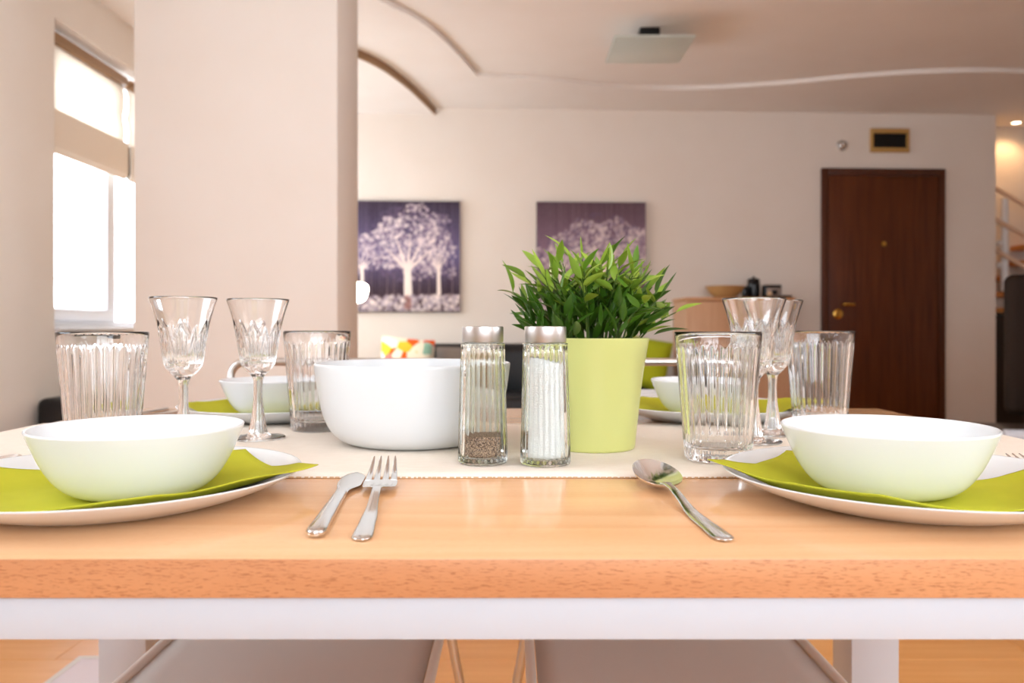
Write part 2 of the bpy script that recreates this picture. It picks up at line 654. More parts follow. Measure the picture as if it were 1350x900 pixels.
# floor with laminate planks
floor = tag(box('floor', (XL - WT, YF - WT, -0.1), (XR + WT, 7.2, -0.008), 'floor_base'), 'orange brown laminate plank floor', 'floor', kind='structure')
PW, PL = 0.19, 1.29
pm = [boxes('plank', [((0.0008, 0.0008, -0.008), (PL - 0.0008, PW - 0.0008, 0.0))], 0.0009, 1, False) for _ in range(2)]
pm[0].materials.append(M['floor_plank'])
pm[1].materials.append(M['floor_plank_b'])
row = 0
y = YF
while y + PW < wy(XL):
    xe = XD if y + PW < YD else XR
    x = XL - (row * 0.43) % PL
    k = row
    while x < xe:
        a, b = max(x, XL), min(x + PL, xe)
        if b - a > 0.02:
            p = link('plank', pm[(row * 7 + k * 3) % 2], None, floor)
            p.location = (a, y, 0)
            p.scale = ((b - a) / PL, 1, 1)
        x += PL
        k += 1
    y += PW
    row += 1


# windows --------------------------------------------------------------
def window_x(idx, side, win, xw, label, mull):
    """window in a side wall; side=-1 left, +1 right"""
    y0, y1, z0, z1 = win
    w = thing('window_%d' % idx, label, 'window', (xw, (y0 + y1) / 2, z0), 0, kind='structure')
    cyy = (y0 + y1) / 2
    hw = (y1 - y0) / 2
    H = z1 - z0
    fw = 0.045
    link('window_frame', boxes('window_frame', [((-0.03, -hw, 0), (0.03, hw, fw)), ((-0.03, -hw, H - fw), (0.03, hw, H)),
                                                 ((-0.03, -hw, fw), (0.03, -hw + fw, H - fw)), ((-0.03, hw - fw, fw), (0.03, hw, H - fw))], 0.004), 'window_frame', w)
    ms = [m_ - cyy for m_ in mull]
    for k in ms:
        box('mullion', (-0.035, k - 0.03, fw), (0.035, k + 0.03, H - fw), 'window_frame', w, 0.004)
    edges = [-hw + fw] + ms + [hw - fw]
    for a, b in zip(edges, edges[1:]):
        aa = a + (0.03 if a in ms else 0)
        bb = b - (0.03 if b in ms else 0)
        box('pane', (-0.003, aa, fw), (0.003, bb, H - fw), 'pane', w)
    return w


w1 = window_x(1, -1, WIN_L, XL - 0.17, 'white framed window with raised fabric blinds', [4.42, 5.36])
# opening sash of the nearer light
y0, y1 = 3.62 + 0.045, 4.39
cyy = (WIN_L[0] + WIN_L[1]) / 2
link('sash', boxes('sash', [((-0.02, y0 - cyy, 0.045), (0.05, y1 - cyy, 0.105)), ((-0.02, y0 - cyy, 1.28), (0.05, y1 - cyy, 1.345)),
                            ((-0.02, y0 - cyy, 0.105), (0.05, y0 - cyy + 0.06, 1.28)), ((-0.02, y1 - cyy - 0.06, 0.105), (0.05, y1 - cyy, 1.28))], 0.004), 'window_frame', w1)
box('window_sill', (0.03, -1.085, -0.004), (0.19, 1.085, 0.012), 'window_frame', w1, 0.003)
window_x(3, -1, WIN_N, XL - 0.17, 'white framed window beside the dining table', [0.55])
window_x(4, 1, WIN_R, XD + 0.17, 'white framed window of the dining corner wall', [0.5])
w4 = thing('window_2', 'wide white framed window in the wall facing the pictures', 'window', ((WIN_B[0] + WIN_B[1]) / 2, YF - 0.17, WIN_B[2]), 0, kind='structure')
hw, H = (WIN_B[1] - WIN_B[0]) / 2, WIN_B[3] - WIN_B[2]
link('window_frame', boxes('window_frame', [((-hw, -0.03, 0), (hw, 0.03, 0.06)), ((-hw, -0.03, H - 0.06), (hw, 0.03, H)), ((-hw, -0.03, 0.06), (-hw + 0.06, 0.03, H - 0.06)), ((hw - 0.06, -0.03, 0.06), (hw, 0.03, H - 0.06))], 0.004), 'window_frame', w4)
for k in (-0.5, 0.5):
    box('mullion', (k - 0.04, -0.03, 0.06), (k + 0.04, 0.03, H - 0.06), 'window_frame', w4, 0.004)
for a, b in ((-hw + 0.06, -0.54), (-0.46, 0.46), (0.54, hw - 0.06)):
    box('pane', (a, -0.003, 0.06), (b, 0.003, H - 0.06), 'pane', w4)


# roman blinds
def roman_blind(y0, y1, label):
    b = thing('roman_blind', label, 'blind', (XL - 0.07, (y0 + y1) / 2, 1.69), 0)
    h = (y1 - y0) / 2
    v_, f_ = [], []
    zs = np.linspace(0.0, 0.50, 26)
    for z in zs:
        bow = 0.012 * abs(math.sin(PI * (z - 0.16) / 0.17)) if z > 0.16 else 0.0
        for yy in np.linspace(-h, h, 6):
            v_.append((bow, yy, z))
    for i in range(len(zs) - 1):
        for k in range(5):
            a = i * 6 + k
            f_.append((a, a + 1, a + 7, a + 6))
    o = link('blind_sheet', mesh('blind_sheet', v_, f_), 'blind', b)
    o.modifiers.new('thick', 'SOLIDIFY').thickness = 0.001
    # gathered folds at the foot
    link('blind_folds', boxes('blind_folds', [((0.006, -h, -0.012 + 0.01 * k), (0.016 + 0.008 * k, h, 0.165 + 0.012 * k)) for k in range(3)], 0.003), 'blind_lower', b)
    box('head_rail', (-0.02, -h, 0.50), (0.03, h, 0.545), 'brown_rail_step_shade', b, 0.003)
    return b


roman_blind(3.63, 4.40, 'cream roman blind over the opening window sash')
rb = roman_blind(4.44, 5.33, 'cream roman blind over the fixed window pane')
tube('pull_chain', arc_path([(0.05, -0.44, 0.5), (0.05, -0.44, 0.02), (0.05, -0.40, 0.0), (0.05, -0.38, 0.02), (0.05, -0.38, 0.5)], 0.02), 0.006, 'rail_white', rb, 6)
# balcony railing outside
ra = thing('balcony_railing', 'pale metal railing outside the window with the blinds', 'railing', (XL - 0.9, 4.6, 0.0), 0)
for z in (1.19, 1.0, 0.8):
    tube('rail', [(0, -1.4, z), (0, 1.4, z)], 0.012, 'tube_metal', ra, 8)
for yy in (-1.3, 0, 1.3):
    tube('post', [(0, yy, -0.1), (0, yy, 1.19)], 0.015, 'tube_metal', ra, 8)
tag(box('balcony_floor', (XL - 1.1, 2.9, -0.2), (XL - WT, 6.3, -0.1), 'ceiling_paint'), 'pale balcony slab outside the window', 'balcony', kind='structure')

# door --------------------------------------------------------------------
ang = math.atan(0.046)


def on_wall(x, z):
    return (x, wy(x), z)


DX0, DX1, DZ = 2.335, 3.29, 2.075
door = thing('door_1', 'dark brown wooden entrance door with brass fittings', 'door', on_wall((DX0 + DX1) / 2, 0), ang, kind='structure')
dh = (DX1 - DX0) / 2 / math.cos(ang)
link('door_frame', boxes('door_frame', [((-dh, -0.03, 0), (-dh + 0.05, -0.0005, DZ)), ((dh - 0.05, -0.03, 0), (dh, -0.0005, DZ)), ((-dh + 0.05, -0.03, DZ - 0.05), (dh - 0.05, -0.0005, DZ))], 0.003), 'door_frame_wood', door)
box('door_leaf', (-dh + 0.053, -0.022, 0.004), (dh - 0.053, -0.0005, DZ - 0.053), 'door_wood', door, 0.003)
hx = -dh + 0.155
hd = tube('door_handle', arc_path([(hx, -0.024, 1.045), (hx, -0.07, 1.045), (hx + 0.075, -0.07, 1.045)], 0.015), 0.011, 'brass', door, 10)
link('lock_plate', revolve('lock_plate', [(0.038, 0), (0.038, 0.004), (0.033, 0.008), (0.012, 0.009)], 24, cap0=True, cap1=True, angle=40), 'brass', door, (hx - 0.03, -0.0225, 0.975), (PI / 2, 0, 0))
link('peephole', revolve('peephole', [(0.018, 0), (0.018, 0.006), (0.010, 0.008)], 20, cap0=True, cap1=True, angle=40), 'brass', door, (0.0, -0.0225, 1.505), (PI / 2, 0, 0))

vent = thing('wall_vent', 'small dark vent with a tan frame above the door', 'vent', on_wall(2.865, 2.2), ang)
link('vent_frame', boxes('vent_frame', [((-0.15, -0.025, 0), (0.15, -0.0005, 0.035)), ((-0.15, -0.025, 0.145), (0.15, -0.0005, 0.18)), ((-0.15, -0.025, 0.035), (-0.13, -0.0005, 0.145)), ((0.13, -0.025, 0.035), (0.15, -0.0005, 0.145))], 0.003), 'vent_frame', vent)
box('vent_back', (-0.129, -0.006, 0.036), (0.129, -0.001, 0.144), 'vent_dark', vent)
for k in range(5):
    box('louver', (-0.129, -0.018, 0.042 + 0.021 * k), (0.129, -0.0065, 0.046 + 0.021 * k), 'vent_dark', vent)
sens = thing('wall_sensor', 'small round metal bell fixture on the wall beside the vent', 'sensor', on_wall(2.50, 2.25), ang)
link('sensor_base', revolve('sensor_base', [(0.04, 0.0), (0.04, 0.012), (0.034, 0.02)], 24, cap0=True, cap1=True, angle=40), 'tube_metal', sens, (0, -0.0005, 0), (PI / 2, 0, 0))
link('sensor_dome', revolve('sensor_dome', [(0.022, 0.02), (0.02, 0.03), (0.012, 0.037), (0.004, 0.04)], 20, cap0=True, cap1=True), 'steel', sens, (-0.004, -0.0007, 0), (PI / 2, 0, 0))

# ceiling lamp -----------------------------------------------------------
cl = thing('ceiling_lamp', 'square frosted glass ceiling lamp on a dark metal mount', 'lamp', (0.76, 4.48, ZC), 0)
box('mount', (-0.055, -0.055, -0.06), (0.055, 0.055, -0.0005), 'black_gloss', cl, 0.004)
box('lamp_shade', (-0.215, -0.215, -0.112), (0.215, 0.215, -0.100), 'frosted', cl, 0.003)
link('shade_clip', boxes('shade_clip', [((-0.02, -0.02, -0.0995), (0.02, 0.02, -0.0605))], 0.003), 'steel', cl)


# ================================================================== TABLE
T = 0.745
TX0, TX1, TY0, TY1 = -0.607, 0.568, 0.434, 1.250
TB = T - 0.0209
table = thing('dining_table', 'beech topped dining table with a white metal frame', 'table', ((TX0 + TX1) / 2, (TY0 + TY1) / 2, 0), 0)
ox, oy = (TX0 + TX1) / 2, (TY0 + TY1) / 2
hx_, hy_ = (TX1 - TX0) / 2, (TY1 - TY0) / 2


def tlocal(lo, hi):
    return (lo[0] - ox, lo[1] - oy, lo[2]), (hi[0] - ox, hi[1] - oy, hi[2])


def tbox(name, lo, hi, material, bev=0.0):
    a, b = tlocal(lo, hi)
    return box(name, a, b, material, table, bev)


EB = 0.0016
tbox('tabletop', (TX0 + EB, TY0 + EB, TB), (TX1 - EB, TY1 - EB, T), 'beech_top', 0.0006)
for nm, lo, hi in (('edge_band', (TX0, TY0, TB), (TX1, TY0 + EB, T - 0.0002)), ('edge_band', (TX0, TY1 - EB, TB), (TX1, TY1, T - 0.0002)),
                   ('edge_band', (TX0, TY0 + EB, TB), (TX0 + EB, TY1 - EB, T - 0.0002)), ('edge_band', (TX1 - EB, TY0 + EB, TB), (TX1, TY1 - EB, T - 0.0002))):
    tbox(nm, lo, hi, 'beech_edge', 0.0004)
LW = 0.070
AZ = TB - 0.0238
for sx in (0, 1):
    for sy in (0, 1):
        x0 = TX0 + 0.001 if sx == 0 else TX1 - LW - 0.001
        y0 = TY0 + 0.003 if sy == 0 else TY1 - LW - 0.003
        tbox('leg', (x0, y0, 0.0), (x0 + LW, y0 + LW, AZ - 0.0003), 'frame_white', 0.002)
tbox('apron', (TX0 + 0.001, TY0 + 0.003, AZ), (TX1 - 0.001, TY0 + 0.053, TB - 0.0003), 'frame_white', 0.0012)
tbox('apron', (TX0 + 0.001, TY1 - 0.053, AZ), (TX1 - 0.001, TY1 - 0.003, TB - 0.0003), 'frame_white', 0.0012)
tbox('apron', (TX0 + 0.001, TY0 + 0.0535, AZ), (TX0 + 0.051, TY1 - 0.0535, TB - 0.0003), 'frame_white', 0.0012)
tbox('apron', (TX1 - 0.051, TY0 + 0.0535, AZ), (TX1 - 0.001, TY1 - 0.0535, TB - 0.0003), 'frame_white', 0.0012)

# runner ------------------------------------------------------------------
RY0, RY1 = 0.667, 1.040
RT = 0.0016
runner = thing('table_runner', 'cream ribbed cloth runner lying along the table', 'runner', (ox, (RY0 + RY1) / 2, T), 0)
rc = (RY0 + RY1) / 2
prof = []
for s in np.linspace(0, 0.09, 7):
    prof.append((-hx_ - 0.0035, -0.09 + s * 0.93 - 0.003))
prof += [(-hx_ - 0.0028, -0.0008), (-hx_ - 0.001, 0.0006), (-hx_ + 0.002, 0.001)]
for x in np.linspace(-hx_ + 0.01, hx_ - 0.01, 60):
    prof.append((x, 0.001 + 0.0002 * math.sin(x * 17)))
prof += [(-p[0], p[1]) for p in reversed(prof[:10])]
v_, f_ = [], []
NY = 14
for (x, z) in prof:
    for k in range(NY):
        yy = RY0 - rc + (RY1 - RY0) * k / (NY - 1)
        if k == 0:
            yy += 0.0006 * math.sin(x * 31)
        v_.append((x, yy, z))
for i in range(len(prof) - 1):
    for k in range(NY - 1):
        a = i * NY + k
        f_.append((a, a + 1, a + NY + 1, a + NY))
ro = link('cloth', mesh('cloth', v_, f_), 'runner', runner)
sm = ro.modifiers.new('thick', 'SOLIDIFY')
sm.thickness = 0.0012
sm.offset = 0.0
# hem: a row of small stitches along the front and rear edge
for yy, sgn in ((RY0 - rc, -1), (RY1 - rc, 1)):
    bm = bmesh.new()
    x = -hx_ + 0.004
    rnd = random.Random(5)
    while x < hx_ - 0.004:
        L = rnd.uniform(0.0018, 0.0042)
        yo = yy + 0.0006 * math.sin(x * 31) + sgn * 0.0005
        box_bm(bm, (x, yo - 0.0006, 0.0003), (x + L, yo + 0.0006, 0.0016), 0.0)
        x += L + rnd.uniform(0.0006, 0.0028)
    h_ = link('hem_stitching', bm_mesh('hem_stitching', bm), 'hem_thread', runner)
    tag(h_, 'brown hem stitches', kind='stuff')
RTOP = T + 0.0019


# ================================================================== TABLEWARE
def shell(name, outer, inner, n=96, rad=None):
    """closed glass/ceramic wall: outer profile going up, inner going down, both capped on the axis"""
    rings = list(outer) + list(inner)
    return revolve(name, rings, n, rad, cap0=True, cap1=True)


# tumbler: convex ribs under a plain rim band
NR = 30
TH, TRB, TRT = 0.1195, 0.0305, 0.0400


def t_out(z):
    return TRB + (TRT - TRB) * (z / TH)


outer = [(TRB * 0.86, 0.0), (TRB * 0.955, 0.0006), (TRB * 0.99, 0.0022), (t_out(0.005), 0.005)]
outer += [(t_out(z), z) for z in np.linspace(0.008, 0.1035, 20)]
outer += [(t_out(z), z) for z in (0.105, 0.1065, 0.108, 0.1095, 0.112, 0.115, 0.1175)]
outer += [(t_out(TH) - 0.0002, 0.1188), (t_out(TH) - 0.0009, TH)]
wth = 0.0023
inner = [(t_out(TH) - 0.0016, 0.1190), (t_out(0.116) - wth * 0.9, 0.116)]
inner += [(t_out(z) - wth, z) for z in np.linspace(0.110, 0.018, 10)]
inner += [(t_out(0.014) - wth - 0.0016, 0.0135), (t_out(0.012) - wth - 0.006, 0.0115), (0.012, 0.0108)]
n_out = len(outer)


def t_rad(th, i, r, z):
    if i >= n_out:
        return r, z
    lobe = abs(math.sin(NR * th / 2))
    top = 0.1095 - 0.0035 * (1 - lobe)
    f = sstep(0.003, 0.007, z) * (1 - sstep(top - 0.0028, top, z))
    return r - 0.0009 * (1 - lobe) * f, z


tumbler_me = shell('tumbler', outer, inner, NR * 10, t_rad)
tumbler_me.materials.append(M['glass'])
for (x, y, lab, rz) in ((-0.385, 0.757, 'ribbed clear glass tumbler in front of the window', 0.1),
                        (-0.2350, 0.970, 'ribbed clear glass tumbler standing against the big white serving bowl', 0.05),
                        (0.1925, 0.752, 'ribbed clear glass tumbler standing between lime plant pot and spoon', 0.02),
                        (0.3720, 0.972, 'ribbed clear glass tumbler standing in front of the dark door', 0.07)):
    o = link('tumbler', tumbler_me, None, None, (x, y, RTOP), (0, 0, rz))
    tag(o, lab, 'glass', 'ribbed tumblers on the runner')

# wine goblet: cut crystal bowl, six-sided stem, round foot
WH = 0.1545
NG = 240


def seg_d(px, py, ax, ay, bx, by):
    dx, dy = bx - ax, by - ay
    k = max(0, min(1, ((px - ax) * dx + (py - ay) * dy) / (dx * dx + dy * dy)))
    return math.hypot(px - ax - k * dx, py - ay - k * dy)


# motif in (arc mm, height mm) for one of six repeats, arc range about +-15
MOTIF = [((0, 92), (0, 122), 1.1), ((-3.2, 92), (-4.8, 118), 1.0), ((3.2, 92), (4.8, 118), 1.0), ((-6, 92), (-9, 111), 1.0), ((6, 92), (9, 111), 1.0),
         ((-15, 126), (-5, 84), 2.0), ((15, 126), (5, 84), 2.0), ((-15, 112), (-8, 84), 1.6), ((15, 112), (8, 84), 1.6),
         ((0, 132), (-7, 118), 1.3), ((0, 132), (7, 118), 1.3)]


def goblet_cut(th, z):
    u = (th / (2 * PI) * 6) % 1.0 - 0.5
    px, py = u * 28.0, z * 1000 + 2.0
    d = 0.0
    for (a, b, wd) in MOTIF:
        q = seg_d(px, py, a[0], a[1], b[0], b[1]) / wd
        if q < 1:
            d = max(d, (1 - q) * 0.0009 * min(1.3, wd))
    return d


gb_out = smooth_profile([(0.0066, 0.0690), (0.0100, 0.0725), (0.0142, 0.0770), (0.0180, 0.0822), (0.0198, 0.0880), (0.0211, 0.0965), (0.0226, 0.1070), (0.0243, 0.1180), (0.0263, 0.1290), (0.0295, 0.1410), (0.0337, 0.1538)], 9)
gb_in = smooth_profile([(0.0333, 0.1545), (0.0325, 0.1540), (0.0282, 0.1410), (0.0248, 0.1290), (0.0224, 0.1180), (0.0204, 0.1070), (0.0182, 0.0965), (0.0156, 0.0895), (0.0105, 0.0858), (0.0020, 0.0848)], 5)
ngo = len(gb_out)


def g_rad(th, i, r, z):
    if i >= ngo:
        return r, z
    hexf = (1 - sstep(0.0690, 0.0750, z)) * 0.10
    r2 = r * (1 - hexf * (1 - math.cos(((th * 6 / (2 * PI)) % 1 - 0.5) * PI) ** 0.5))
    return r2 - goblet_cut(th, z), z


gob_bowl = revolve('goblet_bowl', gb_out + gb_in, NG, g_rad, cap1=True)
stem_p = [(0.0066, 0.0690), (0.0054, 0.0655), (0.0049, 0.0600), (0.0048, 0.0500), (0.0053, 0.0400), (0.0066, 0.0300), (0.0080, 0.0200), (0.0096, 0.0110), (0.0104, 0.0080), (0.0104, 0.0062)]
stem_p = smooth_profile(stem_p, 4)


def s_rad(th, i, r, z):
    f = 0.10 * sstep(0.006, 0.010, z)
    return r * (1 - f * (1 - math.cos(((th * 6 / (2 * PI)) % 1 - 0.5) * PI) ** 0.5)), z


gob_stem = revolve('goblet_stem', stem_p, NG // 2, s_rad)
foot_p = [(0.0104, 0.0062), (0.0135, 0.0048), (0.0200, 0.0034), (0.0270, 0.0026), (0.0292, 0.0020), (0.0296, 0.0011), (0.0290, 0.0003), (0.0275, 0.0), (0.0200, 0.0004), (0.0080, 0.0010)]
gob_foot = revolve('goblet_foot', smooth_profile(foot_p, 3), NG // 2, None, cap1=True)
for me in (gob_bowl, gob_stem, gob_foot):
    me.materials.append(M['crystal'])
g0 = None
for (x, y, lab, rz) in ((-0.3440, 0.842, 'cut crystal goblet between the tumbler by the window and another goblet', 0.30),
                        (-0.2830, 0.896, 'cut crystal goblet between a goblet and the tumbler at the serving bowl', 0.10),
                        (0.2610, 0.868, 'cut crystal goblet standing nearest the tumbler by the plant pot', 0.0),
                        (0.3020, 0.932, 'cut crystal goblet between its twin and the tumbler before the door', 0.35)):
    if g0 is None:
        g0 = thing('wine_goblet', lab, 'glass', (x, y, RTOP), rz, 'cut crystal goblets on the runner')
        link('bowl', gob_bowl, None, g0)
        link('stem', gob_stem, None, g0)
        link('foot', gob_foot, None, g0)
    else:
        g = copy_tree(g0)
        g.location = (x, y, RTOP)
        g.rotation_euler = (0, 0, rz)
        g['label'] = lab

# shakers -------------------------------------------------------------------
SR0, SR1, SH = 0.0230, 0.0202, 0.1095
NS = 26


def s_out(z):
    return SR0 + (SR1 - SR0) * sstep(-0.02, 0.13, z) if False else SR0 + (SR1 - SR0) * (z / SH)


so = [(SR0 * 0.85, 0.0), (SR0 * 0.96, 0.0007), (SR0 * 0.995, 0.0024), (s_out(0.005), 0.005)] + [(s_out(z), z) for z in np.linspace(0.008, 0.103, 16)]
so += [(s_out(z), z) for z in (0.105, 0.1065, 0.108, 0.1092)] + [(s_out(SH) - 0.0008, SH)]
si = [(s_out(SH) - 0.0024, SH), (s_out(0.107) - 0.0020, 0.107)] + [(s_out(z) - 0.0019, z) for z in np.linspace(0.100, 0.008, 10)] + [(s_out(0.006) - 0.0030, 0.0058), (0.010, 0.0050)]
nso = len(so)


def sh_rad(th, i, r, z):
    if i >= nso:
        return r, z
    lobe = abs(math.sin(NS * th / 2))
    f = sstep(0.003, 0.008, z) * (1 - sstep(0.1035, 0.107, z))
    return r - 0.0011 * (1 - lobe) * f, z


sh_me = shell('shaker_glass', so, si, NS * 10, sh_rad)
sh_me.materials.append(M['shaker_glass'])
cap_me = revolve('shaker_cap', [(0.0176, 0.1098), (0.0186, 0.1101), (0.0189, 0.1108), (0.0189, 0.1232), (0.0187, 0.1240), (0.0180, 0.1245)], 64, cap0=True, cap1=True, angle=35)
cap_me.materials.append(M['brushed_steel'])


def fill_mesh(name, zt, slope, wob):
    rings = [(s_out(0.0066) - 0.0040, 0.0062), (s_out(0.0085) - 0.00205, 0.0090)] + [(s_out(z) - 0.00200, z) for z in np.linspace(0.012, zt, 8)] + [(0.012, zt), (0.006, zt)]

    def rad_(th, i, r, z):
        if z >= zt - 1e-6:
            return r, z + slope * r * math.cos(th) / 0.02 + wob * math.sin(3 * th + 1) * (r / 0.02)
        return r, z
    return revolve(name, rings, 48, rad_, cap0=True, cap1=True)


for (x, y, nm, fm, lab) in ((-0.0267, 0.736, 'pepper', fill_mesh('pepper_fill', 0.0255, 0.0008, 0.0004), 'ribbed glass shaker with a steel cap holding ground pepper'),
                            (0.0302, 0.728, 'salt', fill_mesh('salt_fill', 0.0940, -0.0035, 0.001), 'ribbed glass shaker with a steel cap filled with white salt')):
    s_ = thing('%s_shaker' % nm, lab, 'shaker', (x, y, RTOP), 0.03)
    link('glass_body', sh_me, None, s_)
    link('cap', cap_me, None, s_)
    link(nm, fm, nm, s_)

# big serving bowl ----------------------------------------------------------
bo = smooth_profile([(0.030, 0.0), (0.060, 0.0), (0.0700, 0.0014), (0.0800, 0.0065), (0.0885, 0.0155), (0.0950, 0.0290), (0.0995, 0.0470), (0.1030, 0.0680), (0.1050, 0.0842)], 5)
bi = smooth_profile([(0.1046, 0.0850), (0.1026, 0.0845), (0.1002, 0.0680), (0.0966, 0.0470), (0.0920, 0.0300), (0.0855, 0.0180), (0.0770, 0.0095), (0.0670, 0.0050), (0.0560, 0.0036), (0.020, 0.0036)], 5)
o = link('serving_bowl', shell('serving_bowl', bo, bi, 128), 'opal_matt', None, (-0.1070, 0.872, RTOP))
tag(o, 'large deep white serving bowl standing behind the pepper shaker', 'bowl')

# plates, napkins and soup bowls ---------------------------------------------
PR = 0.131


def pz(r):
    r = r * 100
    return (0.45 + (1.55 * ((r - 7.6) / 5.3) ** 1.55 if r > 7.6 else 0)) / 100


po = smooth_profile([(0.020, 0.0010), (0.070, 0.0010), (0.0745, 0.0), (0.0790, 0.0002), (0.0870, 0.0022), (0.1000, 0.0062), (0.1130, 0.0108), (0.1240, 0.0158), (0.1303, 0.0196)], 4)
pi_ = [(0.1309, 0.0203), (0.1305, 0.0208), (0.1294, 0.0206)] + [(r, pz(r)) for r in np.linspace(0.128, 0.076, 12)] + [(0.060, 0.0045), (0.030, 0.0045)]
plate_me = shell('dinner_plate', po, pi_, 128)
plate_me.materials.append(M['opal'])
so_ = smooth_profile([(0.015, 0.0004), (0.034, 0.0), (0.0400, 0.0006), (0.0475, 0.0042), (0.0545, 0.0105), (0.0607, 0.0195), (0.0655, 0.0290), (0.0700, 0.0395), (0.0728, 0.0468)], 5)
si_ = smooth_profile([(0.0727, 0.0476), (0.0712, 0.0474), (0.0680, 0.0392), (0.0633, 0.0290), (0.0585, 0.0200), (0.0522, 0.0120), (0.0450, 0.0062), (0.0360, 0.0034), (0.015, 0.0030)], 5)
soup_me = shell('soup_bowl', so_, si_, 128)
soup_me.materials.append(M['opal'])


def napkin_mesh(name, poly, seed, fold=None, lift=0.0):
    """paper sheet draped into the plate, cornered outline poly (metres, around plate centre)"""
    rnd = random.Random(seed)
    ph = [rnd.uniform(0, 6.28) for _ in range(6)]
    # sample outline densely
    pts = []
    for i in range(len(poly)):
        a, b = Vector(poly[i]), Vector(poly[(i + 1) % len(poly)])
        for k in range(10):
            pts.append(a + (b - a) * k / 10)
    NT_ = 26
    v_, f_ = [(0, 0, pz(0) + 0.0006 + lift)], []
    for j in range(1, NT_ + 1):
        s = j / NT_
        for i, p in enumerate(pts):
            x, y = p.x * s, p.y * s
            r = math.hypot(x, y)
            th = math.atan2(y, x)
            if r < 0.1285:
                z = pz(r)
            else:
                z = pz(0.1285) + (r - 0.1285) * 0.10
            k = sstep(0.060, 0.085, r)
            z += k * 0.0032 * (0.5 + 0.5 * math.sin(3 * th + ph[0] + 14 * x)) + k * 0.0012 * (1 + math.sin(55 * x + 40 * y + ph[1]))
            z += sstep(0.075, 0.125, r) * 0.002
            v_.append((x, y, z + 0.0007 + lift))
    n = len(pts)
    for i in range(n):
        f_.append((0, 1 + i, 1 + (i + 1) % n))
    for j in range(NT_ - 1):
        for i in range(n):
            a, b = 1 + j * n + i, 1 + j * n + (i + 1) % n
            f_.append((a, b, b + n, a + n))
    return mesh(name, v_, f_)


NAP_L = [(0.146, 0.006), (0.098, 0.052), (0.060, 0.104), (0.012, 0.112), (-0.045, 0.062), (-0.085, 0.048), (-0.134, 0.024), (-0.135, -0.028), (-0.088, -0.080), (-0.036, -0.112), (0.020, -0.117), (0.074, -0.100), (0.112, -0.060)]
NAP_R = [(-0.141, 0.022), (-0.096, 0.050), (-0.054, 0.102), (0.010, 0.108), (0.060, 0.036), (0.095, 0.036), (0.141, 0.028), (0.132, -0.020), (0.100, -0.072), (0.050, -0.108), (-0.010, -0.118), (-0.066, -0.102), (-0.106, -0.062)]
SETS = [  # plate x,y ; bowl offset ; napkin outline ; z of the plate ; text
    (-0.2880, 0.584, (0.017, 0.0), NAP_L, 11, 'beside the knife and fork by the table edge', 'knife and fork'),
    (0.2880, 0.584, (-0.016, 0.001), NAP_R, 12, 'beside the table spoon', 'table spoon'),
    (-0.3230, 1.110, (-0.004, 0.0), [(-0.9 * x, -0.9 * y) for x, y in NAP_R], 13, 'far', 'behind the pair of goblets beside the serving bowl'),
    (0.2700, 1.106, (-0.005, 0.0), [(-x, -y) for x, y in NAP_L], 14, 'far', 'behind the lime plant pot'),
]
TXT = [
    ('white dinner plate lying beside the knife and fork', 'lime paper napkin on the plate beside knife and fork', 'white bowl on the plate beside knife and fork'),
    ('white dinner plate lying beside the large spoon', 'lime paper napkin on the plate beside the large spoon', 'white bowl on the plate beside the large spoon'),
    ('white dinner plate seen through the goblets beside the serving bowl', 'lime paper napkin on the plate behind goblets and serving bowl', 'white bowl on the plate behind goblets and serving bowl'),
    ('white dinner plate partly hidden by the lime plant pot', 'lime paper napkin on the plate behind the plant pot', 'white bowl on the plate behind the plant pot'),
]
for (px_, py_, bo_, poly, seed, _a, _b), (l1, l2, l3) in zip(SETS, TXT):
    zb = RTOP if False else T + 0.0003
    if seed in (13, 14):
        zb = T + 0.0003
    # plates near the runner rest with their foot ring on the wood
    o = link('dinner_plate', plate_me, None, None, (px_, py_, zb))
    tag(o, l1, 'plate', 'white dinner plates')
    o = link('paper_napkin', napkin_mesh('paper_napkin', poly, seed), 'napkin', None, (px_, py_, zb))
    o.modifiers.new('thick', 'SOLIDIFY').thickness = 0.0006
    tag(o, l2, 'napkin', 'lime paper napkins')
    o = link('soup_bowl', soup_me, None, None, (px_ + bo_[0], py_ + bo_[1], zb + 0.0045 + 0.0016))
    tag(o, l3, 'bowl', 'white bowls on the plates')


# cutlery -----------------------------------------------------------------
def handle_stations(L, neck_w, end_w, z_neck, n=26, t0=0.0011, arch=0.004):
    """handle from its rounded end at y=0 to the neck at y=L"""
    tab = [(0.0, end_w), (0.35, end_w * 0.86), (0.75, neck_w * 1.08), (1.0, neck_w)]
    st = []
    for e in (0.0, 0.10, 0.25, 0.5, 0.8):
        y_ = e * end_w * 1.3
        k = math.sqrt(max(0.0, 1 - (1 - e) ** 2))
        st.append((y_, 0, t0 * 1.15, max(0.0006, end_w * k), max(0.0004, t0 * (0.5 + 0.5 * k))))
    for i in range(n + 1):
        s = i / n
        y_ = 1.3 * end_w + (L - 1.3 * end_w) * s
        w_ = lerp_table(tab, s)[0]
        z_ = t0 * 1.15 + (z_neck - t0 * 1.15) * sstep(0.45, 1.0, s)
        st.append((y_, 0, z_, w_, t0 * (1.0 + 0.25 * s)))
    return st


